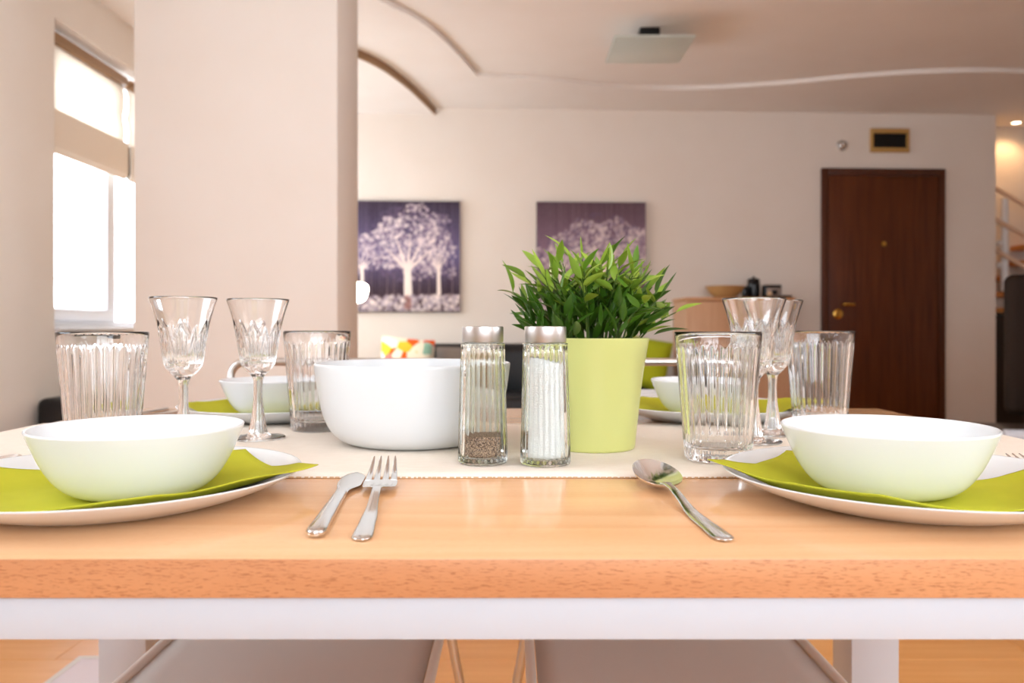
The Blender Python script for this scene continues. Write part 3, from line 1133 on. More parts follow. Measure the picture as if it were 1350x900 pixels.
# fork: 0 at the handle end, tips at 0.205
fork = thing('fork', 'steel dinner fork lying beside the knife', 'fork', (-0.0880, 0.468, T + 0.0004), math.radians(5.2))
st = handle_stations(0.122, 0.0033, 0.0062, 0.0072)
for (y_, z_, w_) in ((0.127, 0.0070, 0.0040), (0.131, 0.0062, 0.0066), (0.135, 0.0054, 0.0098), (0.140, 0.0047, 0.0120), (0.147, 0.0043, 0.0129), (0.156, 0.0044, 0.0131), (0.163, 0.0050, 0.0130)):
    st.append((y_, 0, z_, w_, 0.0009))
link('handle', loft('fork_handle', st, 14, 2.6), 'steel', fork)
for k in range(4):
    x = (-1.5 + k) * 0.0068
    tst = []
    for s in np.linspace(0, 1, 9):
        y_ = 0.1625 + s * 0.0465
        w_ = 0.0027 - 0.0017 * s
        xx = x * (1 - 0.12 * s ** 1.5) + (0.0003 if k == 0 else -0.0003 if k == 3 else 0)
        z_ = 0.0050 + 0.0020 * s + 0.0095 * s ** 1.7
        tst.append((y_, xx, z_, w_ if s < 0.98 else 0.0006, 0.0009 - 0.0003 * s))
    link('tine', loft('tine', tst, 10, 2.6), 'steel', fork)

knife = thing('knife', 'steel table knife lying beside the fork', 'knife', (-0.1165, 0.474, T + 0.0004), math.radians(4.5))
st = handle_stations(0.118, 0.0042, 0.0062, 0.0031, t0=0.0028)
st = [(a, b, 0.0031, d_, max(0.0012, e)) for a, b, c, d_, e in st]
link('handle', loft('knife_handle', st, 14, 2.8), 'steel', knife)
bst = []
for s in np.linspace(0, 1, 22):
    y_ = 0.1175 + s * 0.082
    wl = 0.0042 + 0.0036 * sstep(0.05, 0.5, s)
    wr = 0.0042 + 0.0070 * sstep(0.10, 0.40, s)
    if s > 0.72:
        k = (s - 0.72) / 0.28
        q = math.sqrt(max(0.0, 1 - k ** 2.2))
        wl, wr = wl * q - 0.002 * (1 - q), wr * q + 0.002 * (1 - q)
    cx, w_ = (wr - wl) / 2, max(0.0006, (wl + wr) / 2)
    bst.append((y_, cx, 0.0031, w_, 0.0010))
link('blade', loft('blade', bst, 10, 2.2), 'steel', knife)

spoon = thing('spoon', 'large steel table spoon lying beside a napkin corner', 'spoon', (0.1250, 0.467, T + 0.0004), math.radians(4.2))
st = handle_stations(0.122, 0.0032, 0.0064, 0.0082)
st.append((0.128, 0, 0.0088, 0.0038, 0.0012))
st.append((0.134, 0, 0.0086, 0.0052, 0.0010))
link('handle', loft('spoon_handle', st, 14, 2.6), 'steel', spoon)
# bowl of the spoon
v_, f_ = [], []
NB, MB_ = 14, 40
bl, bw, bd = 0.0350, 0.0178, 0.0100
for side in (0, 1):
    for j in range(NB + 1):
        s = j / NB
        for k in range(MB_):
            th = 2 * PI * k / MB_
            ax = bw * s * math.sin(th) * (1 + 0.10 * math.cos(th) * -1)
            ay = bl * s * math.cos(th)
            z = 0.0122 - bd * (1 - s ** 2.1) + 0.0042 * (ay / bl) * s
            z += 0.0 if side == 0 else -0.0009
            v_.append((ax, 0.164 + ay, z))
nn = (NB + 1) * MB_
for side in (0, 1):
    for j in range(NB):
        for k in range(MB_):
            a = side * nn + j * MB_ + k
            b = side * nn + j * MB_ + (k + 1) % MB_
            f_.append((a, b, b + MB_, a + MB_))
for k in range(MB_):
    a, b = NB * MB_ + k, NB * MB_ + (k + 1) % MB_
    f_.append((a, b, b + nn, a + nn))
bm = bmesh.new()
me = bpy.data.meshes.new('spoon_bowl')
me.from_pydata(v_, [], f_)
bm.from_mesh(me)
bmesh.ops.remove_doubles(bm, verts=bm.verts, dist=1e-6)
link('bowl', bm_mesh('spoon_bowl', bm, True, 60), 'steel', spoon)


def place_copy(root, loc, rz, label):
    c = copy_tree(root)
    c.location = loc
    c.rotation_euler = (0, 0, rz)
    c['label'] = label
    return c


place_copy(fork, (0.4420, 0.482, T + 0.0004), math.radians(2.5), 'steel dinner fork beyond the plate that the large spoon lies beside')
place_copy(spoon, (-0.4370, 0.491, T + 0.0004), math.radians(-3.5), 'steel table spoon beyond the plate that knife and fork lie beside')
place_copy(fork, (-0.4950, 1.215, T + 0.0004), PI + math.radians(-8.0), 'steel fork beside the plate behind the goblets and serving bowl')
place_copy(knife, (-0.5210, 1.215, T + 0.0004), PI + math.radians(-6.0), 'steel knife beside the fork behind the goblets and serving bowl')

# potted plant ---------------------------------------------------------------
plant = thing('potted_plant', 'bushy green leafy plant in a lime green pot', 'plant', (0.0840, 0.830, RTOP), 0)
pot_o = smooth_profile([(0.030, 0.0008), (0.0400, 0.0), (0.0420, 0.0012), (0.0430, 0.0060), (0.0455, 0.0300), (0.0500, 0.0700), (0.0540, 0.0950), (0.0568, 0.1118)], 5)
pot_i = [(0.0570, 0.1126), (0.0562, 0.1130), (0.0552, 0.1126), (0.0545, 0.1080), (0.0528, 0.0990), (0.0515, 0.0900), (0.020, 0.0895)]
link('pot', shell('pot', pot_o, pot_i, 96), 'pot_lime', plant)
link('soil', revolve('soil', [(0.0512, 0.0912), (0.0500, 0.0990), (0.040, 0.1010), (0.020, 0.1020)], 40, cap0=True, cap1=True), 'soil', plant)


def leaf_mesh(name, L, W, bend, fold):
    v_, f_ = [], []
    n = 6
    for i in range(n + 1):
        s = i / n
        w_ = W * (math.sin(PI * s ** 0.75) ** 0.9 if 0 < s < 1 else 0.0) + 0.0003 * (1 - s)
        z0 = bend * L * s * s
        y_ = L * s
        v_ += [(-w_, y_, z0 + fold * w_), (0, y_, z0), (w_, y_, z0 + fold * w_)]
    for i in range(n):
        a = 3 * i
        f_ += [(a, a + 1, a + 4, a + 3), (a + 1, a + 2, a + 5, a + 4)]
    return mesh(name, v_, f_)


LEAVES = []
for i, (L, W, b_, fo) in enumerate(((0.034, 0.0039, 0.12, 0.45), (0.028, 0.0038, -0.10, 0.5), (0.037, 0.0041, -0.22, 0.4), (0.025, 0.0036, 0.22, 0.5))):
    for mt in ('leaf_dark', 'leaf_light'):
        me = leaf_mesh('leaf', L, W, b_, fo)
        me.materials.append(M[mt])
        LEAVES.append(me)
rnd = random.Random(21)
nleaf = 0
extra_v, extra_f = [], []


def leaf_matrix(p, d, roll):
    d = d.normalized()
    a = Vector((0, 0, 1)) if abs(d.z) < 0.95 else Vector((1, 0, 0))
    x = d.cross(a).normalized()
    z = x.cross(d).normalized()
    m3 = Matrix((x, d, z)).transposed()
    m4 = m3.to_4x4()
    m4 = Matrix.Translation(p) @ m4 @ Matrix.Rotation(roll, 4, 'Y')
    return m4


stems = []
NST = 46
for i in range(NST):
    az = i * 2.39996 + rnd.uniform(-0.3, 0.3)
    fr_ = math.sqrt((i + 0.5) / NST)          # 0 centre .. 1 rim
    base = Vector((math.cos(az) * 0.040 * fr_, math.sin(az) * 0.040 * fr_, 0.0995))
    reach = 0.008 + 0.077 * fr_ ** 1.1 + rnd.uniform(-0.008, 0.006)
    height = (0.084 - 0.036 * fr_ ** 2.4) * rnd.uniform(0.76, 1.12)
    tip = Vector((math.cos(az) * reach, math.sin(az) * reach, 0.108 + height))
    stems.append((base, tip))
# the loose sprig that reaches out over the pot's side
stems.append((Vector((0.040, -0.006, 0.0995)), Vector((0.083, -0.012, 0.139))))
for si_n, (base, tip) in enumerate(stems):
    ctrl = Vector((base.x * 0.75 + tip.x * 0.25, base.y * 0.75 + tip.y * 0.25, base.z + (tip.z - base.z) * 0.62))
    path = [base * (1 - s) ** 2 + ctrl * 2 * s * (1 - s) + tip * s * s for s in np.linspace(0, 1, 7)]
    st_o = tube('stem', path, [0.0011, 0.001, 0.001, 0.0009, 0.0008, 0.0007, 0.0006], 'stem_green', plant, 5)
    last = si_n == len(stems) - 1
    n_l = 6
    for k in range(n_l):
        s = 0.40 + 0.60 * k / (n_l - 1)
        p = base * (1 - s) ** 2 + ctrl * 2 * s * (1 - s) + tip * s * s
        d = ((ctrl - base) * (1 - s) + (tip - ctrl) * s).normalized()
        a2 = rnd.uniform(0, 2 * PI)
        side = Vector((math.cos(a2), math.sin(a2), rnd.uniform(-0.1, 0.4)))
        ld = d * (0.45 if k < n_l - 1 else 1.3) + side * 0.95 + Vector((0, 0, 0.10))
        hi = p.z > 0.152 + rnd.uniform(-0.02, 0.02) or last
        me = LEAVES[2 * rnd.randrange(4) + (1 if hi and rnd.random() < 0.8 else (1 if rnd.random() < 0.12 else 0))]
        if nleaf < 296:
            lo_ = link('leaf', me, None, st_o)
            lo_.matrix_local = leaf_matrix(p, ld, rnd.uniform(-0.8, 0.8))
            nleaf += 1
# inner filling foliage, too tangled to tell apart
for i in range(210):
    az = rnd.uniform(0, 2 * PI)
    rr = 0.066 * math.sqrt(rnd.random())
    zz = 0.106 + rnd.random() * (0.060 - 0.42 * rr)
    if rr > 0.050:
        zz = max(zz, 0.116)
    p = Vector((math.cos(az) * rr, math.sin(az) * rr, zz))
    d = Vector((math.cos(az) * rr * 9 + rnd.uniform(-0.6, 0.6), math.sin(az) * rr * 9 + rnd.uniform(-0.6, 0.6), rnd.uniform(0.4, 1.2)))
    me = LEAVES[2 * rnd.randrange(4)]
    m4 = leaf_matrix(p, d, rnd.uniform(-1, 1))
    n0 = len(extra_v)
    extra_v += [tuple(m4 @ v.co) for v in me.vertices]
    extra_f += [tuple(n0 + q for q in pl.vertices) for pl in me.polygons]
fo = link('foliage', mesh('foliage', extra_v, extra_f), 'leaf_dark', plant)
fo['kind'] = 'stuff'

# ================================================================== CHAIRS
def make_chair(label, loc):
    c = thing('dining_chair', label, 'chair', loc, 0, 'grey sling chairs tucked under the table')
    hw_ = 0.183
    zs = 0.45
    # seat sling
    v_, f_ = [], []
    nx, ny = 13, 15
    for j in range(ny):
        vv = j / (ny - 1)
        y_ = -0.215 + 0.43 * vv
        rnd_ = 1.0
        if vv < 0.16:
            rnd_ = 0.80 + 0.20 * math.sqrt(1 - (1 - vv / 0.16) ** 2)
        for i in range(nx):
            u = i / (nx - 1) * 2 - 1
            x_ = u * (hw_ - 0.008) * rnd_
            z_ = zs - 0.012 * (1 - u * u) * math.sin(PI * min(1, max(0, vv))) - (0.016 * (1 - vv / 0.16) ** 2 if vv < 0.16 else 0)
            v_.append((x_, y_, z_))
    for j in range(ny - 1):
        for i in range(nx - 1):
            a = j * nx + i
            f_.append((a, a + 1, a + nx + 1, a + nx))
    s_ = link('seat', mesh('seat', v_, f_), 'seat_mesh', c)
    sd = s_.modifiers.new('thick', 'SOLIDIFY')
    sd.thickness = 0.004
    pth = []
    for j in range(ny):
        vv = j / (ny - 1)
        rnd_ = 1.0 if vv >= 0.16 else 0.80 + 0.20 * math.sqrt(1 - (1 - vv / 0.16) ** 2)
        pth.append((hw_ * rnd_, -0.215 + 0.43 * vv, zs - (0.016 * (1 - vv / 0.16) ** 2 if vv < 0.16 else 0)))
    full = [(-x, y_, z_) for x, y_, z_ in reversed(pth)] + [(x, y_, z_) for x, y_, z_ in pth]
    tube('seat_frame', full, 0.0065, 'piping', c, 8, closed=True)
    # back frame: an upturned U leaning back
    tube('back_frame', arc_path([(-hw_, 0.200, 0.452), (-hw_, 0.232, 0.62), (-hw_ + 0.002, 0.255, 0.814), (hw_ - 0.002, 0.255, 0.814), (hw_, 0.232, 0.62), (hw_, 0.200, 0.452)], 0.028, 6), 0.0065, 'tube_metal', c, 10)
    v_, f_ = [], []
    for j in range(9):
        vv = j / 8
        z_ = 0.53 + (0.768 - 0.53) * vv
        y_ = 0.214 + 0.038 * vv
        for i in range(11):
            u = i / 10 * 2 - 1
            v_.append((u * (hw_ - 0.010), y_ + 0.012 * (1 - u * u), z_))
    for j in range(8):
        for i in range(10):
            a = j * 11 + i
            f_.append((a, a + 1, a + 12, a + 11))
    b_ = link('backrest', mesh('backrest', v_, f_), 'seat_mesh', c)
    b_.modifiers.new('thick', 'SOLIDIFY').thickness = 0.004
    for sx in (-1, 1):
        tube('leg', [(sx * 0.175, -0.150, 0.443), (sx * 0.205, -0.170, 0.30), (sx * 0.225, -0.195, 0.0)], 0.0075, 'tube_metal', c, 10)
        tube('leg', [(sx * 0.175, 0.190, 0.443), (sx * 0.200, 0.205, 0.30), (sx * 0.222, 0.245, 0.0)], 0.0075, 'tube_metal', c, 10)
    return c


ch = make_chair('grey mesh chair tucked under the table opposite the pillar', (-0.281, 1.068, 0))
c2 = copy_tree(ch)
c2.location = (0.206, 1.068, 0)
c2['label'] = 'grey mesh chair tucked under the table behind the plant pot'

# thin pale slab standing in for a patch of light on the floor
rg = thing('floor_light_patch', 'pale lilac white slab painting a light patch on the laminate floor', 'light patch', (-0.93, 1.80, 0.0), 0)
box('patch_body', (-0.20, -0.30, 0.0004), (0.20, 0.30, 0.012), 'light_patch', rg, 0.005)
link('patch_border', boxes('patch_border', [((-0.20, -0.30, 0.0122), (-0.185, 0.30, 0.0135)), ((0.185, -0.30, 0.0122), (0.20, 0.30, 0.0135)), ((-0.185, 0.285, 0.0122), (0.185, 0.30, 0.0135))]), 'piping', rg)


# ================================================================== PICTURES
def painting_colors(n, seed, style):
    """flat printed picture: pale blossoming trees on a violet ground; returns n x n x 3 (sRGB 0..1), row 0 at the bottom"""
    g = np.random.default_rng(seed)
    yy, xx = np.mgrid[0:n, 0:n] / (n - 1.0)
    if style == 0:
        top = np.array([52, 42, 58.]); mid = np.array([88, 80, 116.]); low = np.array([48, 34, 42.])
    else:
        top = np.array([84, 64, 74.]); mid = np.array([126, 102, 122.]); low = np.array([88, 66, 78.])
    k = np.clip((yy - 0.15) / 0.35, 0, 1)[..., None]
    k2 = np.clip((yy - 0.55) / 0.45, 0, 1)[..., None]
    img = low * (1 - k) + mid * k
    img = img * (1 - k2) + top * k2
    img += g.normal(0, 5, (n, n, 1))
    # vertical brush streaks
    img += (np.repeat(g.normal(0, 6, (1, n, 1)), n, 0))

    def dab(cx, cy, r, col, a):
        x0, x1 = max(0, int((cx - r) * n)), min(n, int((cx + r) * n) + 2)
        y0_, y1_ = max(0, int((cy - r) * n)), min(n, int((cy + r) * n) + 2)
        if x1 <= x0 or y1_ <= y0_:
            return
        d = np.hypot(xx[y0_:y1_, x0:x1] - cx, yy[y0_:y1_, x0:x1] - cy)
        m_ = (np.clip(1.3 - d / r, 0, 1) * a)[..., None]
        img[y0_:y1_, x0:x1] = img[y0_:y1_, x0:x1] * (1 - m_) + np.array(col) * m_

    def stroke(x0, y0_, x1, y1_, r0, r1, col, a=0.8):
        for s in np.linspace(0, 1, 60):
            dab(x0 + (x1 - x0) * s, y0_ + (y1_ - y0_) * s, r0 + (r1 - r0) * s, col, a)

    pale = (224, 210, 206)
    pale2 = (206, 190, 196)
    trees = [(0.53, 0.155, 0.62, 0.40, 0.34, 1.0), (0.81, 0.16, 0.57, 0.20, 0.32, 0.8), (0.12, 0.16, 0.52, 0.20, 0.20, 0.7)] if style == 0 else \
            [(0.62, 0.15, 0.60, 0.40, 0.30, 0.9), (0.22, 0.15, 0.47, 0.26, 0.22, 0.8), (0.92, 0.15, 0.55, 0.18, 0.26, 0.7)]
    # distant thin trunks
    for x in (0.34, 0.40, 0.63, 0.72, 0.93, 0.2):
        stroke(x, 0.15, x + 0.004, 0.36, 0.006, 0.004, (120, 100, 104), 0.35)
    # crowns: many dabs
    for (tx, ty, cyy_, rx, ry, a) in trees:
        for _ in range(int(1500 * rx * ry / 0.136)):
            th = g.uniform(0, 2 * math.pi)
            q = math.sqrt(g.uniform(0, 1)) * (0.90 + 0.16 * math.sin(3 * th + tx * 20) + 0.10 * math.sin(7 * th + tx * 9))
            x = tx - 0.02 + rx * q * math.cos(th)
            y_ = cyy_ + ry * q * math.sin(th)
            if g.uniform() < 0.25 * q:
                continue
            c = pale if g.uniform() < 0.6 else pale2
            if g.uniform() < 0.12:
                c = (150, 134, 158)
            dab(x, y_, g.uniform(0.006, 0.019), c, g.uniform(0.25, 0.75) * a)
        for _ in range(int(260 * rx * ry / 0.136)):
            th = g.uniform(0, 2 * math.pi)
            q = math.sqrt(g.uniform(0, 1))
            dab(tx - 0.02 + rx * q * math.cos(th), cyy_ + ry * q * math.sin(th), g.uniform(0.008, 0.02), (92, 78, 106), 0.55)
    # trunks and boughs
    for (tx, ty, cyy_, rx, ry, a) in trees:
        w_ = 0.030 * (rx / 0.4)
        stroke(tx, ty, tx - 0.004, ty + 0.24, w_ * 1.15, w_ * 0.9, (226, 212, 204))
        for dx, dy in ((-0.20, 0.22), (-0.10, 0.30), (0.02, 0.32), (0.12, 0.28), (0.20, 0.20)):
            stroke(tx - 0.004, ty + 0.22, tx + dx * rx / 0.36, ty + 0.22 + dy * ry / 0.34, w_ * 0.6, w_ * 0.15, (222, 206, 200), 0.6)
    # blossom covered ground
    for _ in range(500):
        dab(g.uniform(0, 1), g.uniform(0.0, 0.15), g.uniform(0.010, 0.026), pale if g.uniform() < 0.55 else (150, 138, 152), g.uniform(0.3, 0.8))
    for _ in range(20):
        dab(trees[0][0] + g.normal(0, 0.02), g.uniform(0.02, 0.14), 0.02, (130, 88, 84), 0.5)
    img[:max(2, n // 40)] *= 0.75
    return np.clip(img * 1.06 + 8, 0, 255) / 255.0


def picture(x0, x1, z0, z1, seed, style, label):
    cxx = (x0 + x1) / 2
    p = thing('tree_picture', label, 'picture', (cxx, wy(cxx), z0), ang, 'canvas pictures of pale trees')
    w_, h_ = (x1 - x0) / math.cos(ang), z1 - z0
    n = 170
    img = painting_colors(n, seed, style)
    lin = np.where(img <= 0.04045, img / 12.92, ((img + 0.055) / 1.055) ** 2.4)
    v_, f_ = [], []
    for j in range(n):
        for i in range(n):
            v_.append((-w_ / 2 + w_ * i / (n - 1), -0.0365, h_ * j / (n - 1)))
    for j in range(n - 1):
        for i in range(n - 1):
            a = j * n + i
            f_.append((a, a + 1, a + n + 1, a + n))
    me = bpy.data.meshes.new('canvas')
    me.from_pydata(v_, [], f_)
    at = me.color_attributes.new('paint', 'FLOAT_COLOR', 'POINT')
    buf = np.ones((n * n, 4), dtype=np.float32)
    buf[:, :3] = lin.reshape(-1, 3)
    at.data.foreach_set('color', buf.ravel())
    mm = mat('canvas_paint_%d' % style, rough=0.7, spec=0.25)
    t_ = NT(mm)
    an = t_.n('ShaderNodeAttribute', attribute_name='paint')
    t_.l(an.outputs['Color'], t_.b.inputs['Base Color'])
    link('canvas', me, mm, p)
    box('stretcher_frame', (-w_ / 2, -0.036, 0), (w_ / 2, -0.0008, h_), 'black_leather', p, 0.0)
    return p


picture(-1.195, -0.386, 0.985, 1.800, 3, 0, 'violet canvas of white trees beside the pillar')
picture(0.182, 0.995, 0.985, 1.803, 8, 1, 'mauve canvas of pale trees above the plant')


# ================================================================== SOFA CORNER
def cushion_mesh(name, w_, h_, d_):
    v_, f_ = [], []
    n = 15
    for side in (1, -1):
        for j in range(n):
            for i in range(n):
                u, v = i / (n - 1) * 2 - 1, j / (n - 1) * 2 - 1
                th = (max(0.0, (1 - u ** 4) * (1 - v ** 4))) ** 0.6
                pin = 1 - 0.07 * (1 - abs(u)) * 0 - 0.06 * (u * u * (1 - v * v) + v * v * (1 - u * u)) * 1.0
                v_.append((u * w_ / 2 * (1 - 0.06 * (1 - v * v) * 0 - 0.05 * (1 - v * v) * u * u), side * d_ / 2 * th, v * h_ / 2 * (1 - 0.05 * (1 - u * u) * v * v)))
    for s in (0, 1):
        o_ = s * n * n
        for j in range(n - 1):
            for i in range(n - 1):
                a = o_ + j * n + i
                f_.append((a, a + 1, a + n + 1, a + n))
    bm = bmesh.new()
    me = bpy.data.meshes.new(name)
    me.from_pydata(v_, [], f_)
    bm.from_mesh(me)
    bmesh.ops.remove_doubles(bm, verts=bm.verts, dist=1e-5)
    return bm_mesh(name, bm, True, 80)


sofa = thing('sofa', 'black leather sofa standing under the two tree pictures', 'sofa', (0.08, 5.50, 0.0), ang)
sx_ = 1.13
box('base', (-sx_, -0.38, 0.08), (sx_, 0.40, 0.28), 'black_leather', sofa, 0.03, 3)
box('backrest', (-0.90, 0.20, 0.29), (1.00, 0.42, 0.758), 'black_leather', sofa, 0.07, 4)
for s in (-1, 1):
    a, b = (s * sx_, s * (sx_ - 0.12))
    box('armrest', (min(a, b), -0.38, 0.285), (max(a, b), 0.40, 0.50), 'black_leather', sofa, 0.05, 4)
for k in range(3):
    x0 = -sx_ + 0.125 + k * 0.67
    box('seat_cushion', (x0, -0.40, 0.285), (x0 + 0.665, 0.19, 0.43), 'black_leather', sofa, 0.04, 3)
for s in (-1, 1):
    for y_ in (-0.32, 0.34):
        tube('leg', [(s * 1.04, y_, 0.0), (s * 1.04, y_, 0.085)], 0.022, 'tube_metal', sofa, 12)


def cushion(name, label, w_, h_, d_, material, loc, rot):
    t_ = thing(name, label, 'cushion', loc, 0)
    o_ = link('cover', cushion_mesh(name, w_, h_, d_), material, t_, (0, 0, 0), rot)
    v__, f__ = sweep([(w_ / 2 * 0.985 * a, 0, h_ / 2 * 0.985 * b) for a, b in ((-1, -1), (0, -0.95), (1, -1), (0.95, 0), (1, 1), (0, 0.95), (-1, 1), (-0.95, 0))], 0.005, 6, True)
    link('piping', mesh('piping', v__, f__), material, t_, (0, 0, 0), rot)
    return t_


cushion('sofa_cushion', 'colourful patterned cushion leaning at the sofa end', 0.36, 0.36, 0.12, 'patterned_fabric', (-0.70, 5.36, 0.63), (-0.30, 0.10, 0.25))
cushion('sofa_cushion', 'grey brown cushion leaning beside the patterned one', 0.46, 0.30, 0.11, 'grey_fabric', (-0.30, 5.58, 0.592), (-0.25, 0.0, 0.05))
cushion('sofa_cushion', 'lime green cushion leaning at the sofa end by the cabinet', 0.32, 0.34, 0.12, 'lime_fabric', (0.885, 5.36, 0.64), (-0.28, 0.20, -0.15))

# lamp beside the sofa
lamp = thing('floor_lamp', 'lit floor lamp with a small bright glass shade by the pillar', 'lamp', (-0.965, 4.86, 0), 0)
link('base', revolve('lamp_base', [(0.12, 0.0004), (0.12, 0.012), (0.10, 0.020), (0.02, 0.026)], 36, cap0=True, cap1=True, angle=40), 'tube_metal', lamp)
tube('pole', [(0, 0, 0.0265), (0, 0, 1.02)], 0.009, 'tube_metal', lamp, 10)
link('lamp_shade', revolve('lamp_shade', smooth_profile([(0.035, 1.022), (0.070, 1.036), (0.088, 1.070), (0.094, 1.105), (0.086, 1.130), (0.060, 1.142)], 4), 32, cap0=True, cap1=True), 'lamp_glow', lamp)

# armchair by the window
ac = thing('armchair', 'low black leather armchair beneath the window', 'armchair', (-1.665, 3.795, 0), 0)
box('base', (-0.36, -0.36, 0.06), (0.36, 0.36, 0.27), 'black_leather', ac, 0.03, 3)
box('seat_cushion', (-0.215, -0.36, 0.275), (0.215, 0.20, 0.42), 'black_leather', ac, 0.04, 3)
for s in (-1, 1):
    a, b = sorted((s * 0.37, s * 0.22))
    box('armrest', (a, -0.37, 0.275), (b, 0.20, 0.568), 'black_leather', ac, 0.035, 4)
box('backrest', (-0.36, 0.205, 0.275), (0.36, 0.37, 0.66), 'black_leather', ac, 0.05, 4)
for s in (-1, 1):
    for y_ in (-0.3, 0.3):
        tube('leg', [(s * 0.3, y_, 0.0), (s * 0.3, y_, 0.065)], 0.02, 'tube_metal', ac, 10)

# ================================================================== CABINET BY THE DOOR
cx0, cx1 = 1.212, 1.995
cab = thing('cabinet', 'light beech hall cabinet standing beside the dark door', 'cabinet', ((cx0 + cx1) / 2, wy(1.6) - 0.20, 0), ang)
cw = (cx1 - cx0) / 2
CH = 1.085
link('body', boxes('body', [((-cw + 0.006, -0.165, 0.05), (-cw + 0.024, 0.19, CH - 0.026)), ((cw - 0.024, -0.165, 0.05), (cw - 0.006, 0.19, CH - 0.026)),
                            ((-cw + 0.024, 0.18, 0.05), (cw - 0.024, 0.19, CH - 0.026)), ((-cw + 0.024, -0.165, 0.05), (cw - 0.024, 0.18, 0.068)), ((-cw + 0.02, -0.14, 0.0), (cw - 0.02, 0.17, 0.05))]), 'cabinet_wood', cab)
box('top', (-cw, -0.19, CH - 0.025), (cw, 0.195, CH), 'cabinet_top_wood', cab, 0.003)
for s in (-1, 1):
    a, b = sorted((s * 0.002, s * (cw - 0.007)))
    d_ = box('door', (a, -0.184, 0.055), (b, -0.166, CH - 0.03), 'cabinet_wood', cab, 0.002)
    tube('handle', arc_path([(s * 0.05, -0.1845, 0.60), (s * 0.05, -0.205, 0.60), (s * 0.05, -0.205, 0.72), (s * 0.05, -0.1845, 0.72)], 0.008, 4), 0.004, 'steel', d_, 8)
cyv = wy(1.6) - 0.20
wb_o = smooth_profile([(0.02, 0.0), (0.060, 0.0), (0.085, 0.012), (0.115, 0.045), (0.142, 0.084)], 4)
wb_i = smooth_profile([(0.140, 0.086), (0.134, 0.083), (0.108, 0.047), (0.080, 0.018), (0.055, 0.009), (0.015, 0.009)], 4)
tag(link('wooden_bowl', shell('wooden_bowl', wb_o, wb_i, 64), 'bowl_wood', None, (1.545, cyv - 0.02, CH + 0.0006)), 'shallow light wooden bowl on the hall cabinet', 'bowl')
rd = thing('radio', 'small black radio with a grey front on the hall cabinet', 'radio', (1.875, cyv - 0.05, CH + 0.0006), 0)
box('body', (-0.062, -0.035, 0.0), (0.062, 0.045, 0.094), 'black_gloss', rd, 0.008, 3)
box('front_panel', (-0.046, -0.0385, 0.012), (0.058, -0.0355, 0.070), 'grey_panel', rd, 0.001)
box('display', (-0.012, -0.0415, 0.022), (0.028, -0.039, 0.056), 'black_gloss', rd, 0.001)
link('knob', revolve('knob', [(0.017, 0.0), (0.017, 0.010), (0.013, 0.013)], 20, cap0=True, cap1=True, angle=40), 'ceramic_cream', rd, (-0.030, -0.0388, 0.030), (PI / 2, 0, 0))
jar = thing('lidded_jar', 'tall black jar with a lid behind the radio', 'jar', (1.765, cyv + 0.02, CH + 0.0006), 0)
link('body', revolve('jar_body', smooth_profile([(0.030, 0.0), (0.042, 0.004), (0.046, 0.04), (0.046, 0.10), (0.040, 0.122)], 4), 40, cap0=True, cap1=True), 'black_gloss', jar)
link('lid', revolve('jar_lid', smooth_profile([(0.044, 0.1225), (0.045, 0.130), (0.038, 0.142), (0.012, 0.148), (0.010, 0.156), (0.006, 0.160)], 3), 40, cap0=True, cap1=True), 'black_gloss', jar)
pk = thing('card_box', 'small black upright box beside the lidded jar', 'box', (1.690, cyv - 0.03, CH + 0.0006), 0)
box('carton', (-0.022, -0.025, 0), (0.022, 0.025, 0.080), 'black_gloss', pk, 0.002)
box('flap', (-0.021, -0.024, 0.0805), (0.021, 0.024, 0.083), 'tv_dark', pk, 0.0006)
wl = thing('leather_wallet', 'flat black leather wallet at the cabinet edge', 'wallet', (1.958, cyv - 0.10, CH + 0.0006), 0.1)
box('cover', (-0.030, -0.045, 0), (0.030, 0.045, 0.009), 'black_leather', wl, 0.003)
box('flap', (-0.029, -0.044, 0.0095), (0.029, 0.020, 0.016), 'black_leather', wl, 0.003)

# ================================================================== STAIR HALL
stair = thing('staircase', 'open wooden stair with white post and sloping rails', 'stairs', (4.1, 6.2, 0), 0)
for k in range(5):
    z = 0.99 + 0.125 * k
    box('tread', (-0.42 + 0.09 * k, 0.16, z), (0.40, 0.326, z + 0.04), 'tread_wood', stair, 0.004)
np_ = tube('newel_post', [(-0.24, 0.10, 1.16), (-0.24, 0.10, 1.88)], 0.028, 'rail_white', stair, 16)
for z in (1.36, 1.53, 1.70):
    link('rail_clamp', revolve('rail_clamp', [(0.010, -0.025), (0.022, -0.018), (0.026, 0.0), (0.022, 0.018), (0.010, 0.025)], 16, cap0=True, cap1=True), 'rail_white', np_, (-0.285, 0.09, z))
for k in range(3):
    z = 1.93 - 0.24 * k
    tube('rail', [(-0.42, 0.06, z + 0.07), (0.6, 0.06, z - 0.50)], 0.018, 'rail_tan', stair, 10)
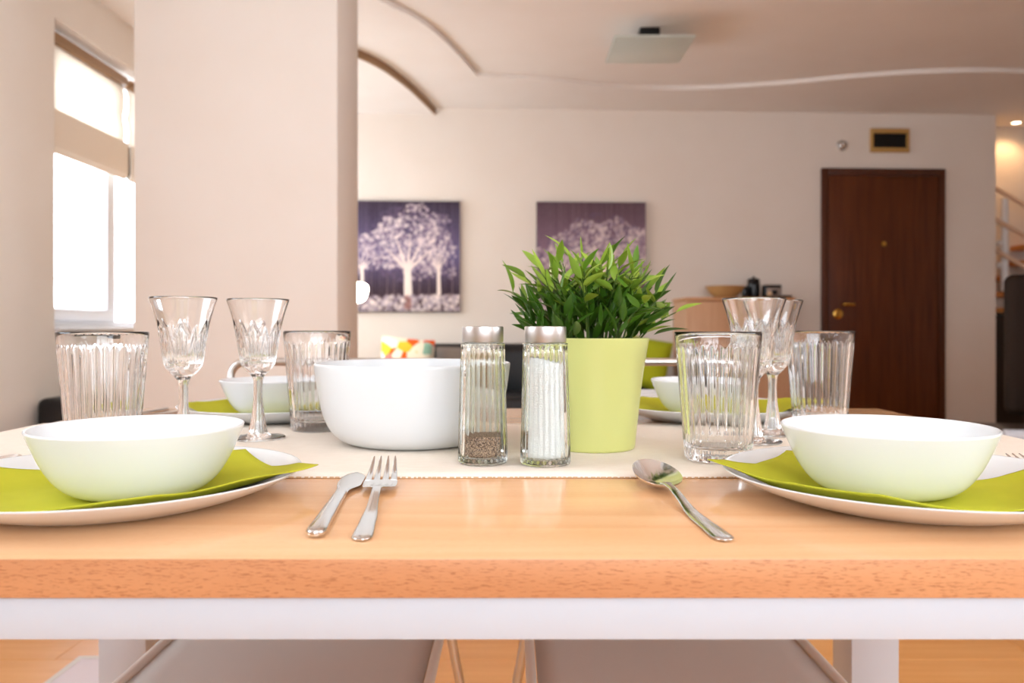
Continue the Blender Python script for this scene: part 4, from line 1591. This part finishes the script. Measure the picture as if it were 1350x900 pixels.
box('stringer', (-0.42, 0.10, 0.0), (0.60, 0.30, 0.97), 'dark_hall', stair, 0.01)
dl = thing('ceiling_spot', 'warm lit recessed spot in the stair hall ceiling', 'lamp', (3.99, 6.36, 2.497), 0)
link('ring', revolve('ring', [(0.032, -0.0005), (0.046, -0.0005), (0.046, -0.008), (0.032, -0.008)], 24, angle=30), 'rail_white', dl)
link('bulb', revolve('bulb', [(0.030, -0.001), (0.030, -0.005)], 24, cap0=True, cap1=True), 'bulb_glow', dl)
sl = bpy.data.lights.new('spot_light', 'SPOT')
sl.energy = 6
sl.color = (1.0, 0.56, 0.26)
sl.spot_size = 2.4
sl.spot_blend = 0.6
sl.shadow_soft_size = 0.03
so_l = bpy.data.objects.new('spot_light', sl)
so_l.location = (0, 0, -0.012)
so_l.parent = dl
COL.objects.link(so_l)

# television corner
ts = thing('tv_stand', 'low black stand with a pale metal edge near the stairs', 'stand', (2.30, 3.30, 0.0), math.radians(-9))
box('body', (-0.50, -0.20, 0.0), (0.60, 0.32, 0.415), 'black_gloss', ts, 0.01)
box('top', (-0.52, -0.22, 0.4155), (0.62, 0.34, 0.438), 'black_gloss', ts, 0.003)
tube('edge_rail', [(-0.36, -0.245, 0.455), (0.62, -0.245, 0.455)], 0.022, 'alu', ts, 14)
tv = thing('television', 'dark television with rounded corners on the low stand', 'television', (2.33, 3.42, 0.4386), math.radians(-9))
box('screen_housing', (-0.215, -0.04, 0.06), (0.58, 0.04, 0.66), 'tv_dark', tv, 0.035, 5)
box('foot', (-0.02, -0.10, 0.0), (0.40, 0.08, 0.018), 'black_gloss', tv, 0.004)
box('neck', (0.15, -0.02, 0.0185), (0.24, 0.02, 0.0595), 'black_gloss', tv, 0.004)
wbx = thing('white_box', 'small white box standing on the low black stand', 'box', (2.150, 3.13, 0.4386), math.radians(-9))
box('carton', (-0.05, -0.03, 0), (0.05, 0.03, 0.065), 'alu', wbx, 0.006)
box('lid', (-0.051, -0.031, 0.0655), (0.051, 0.031, 0.078), 'alu', wbx, 0.003)
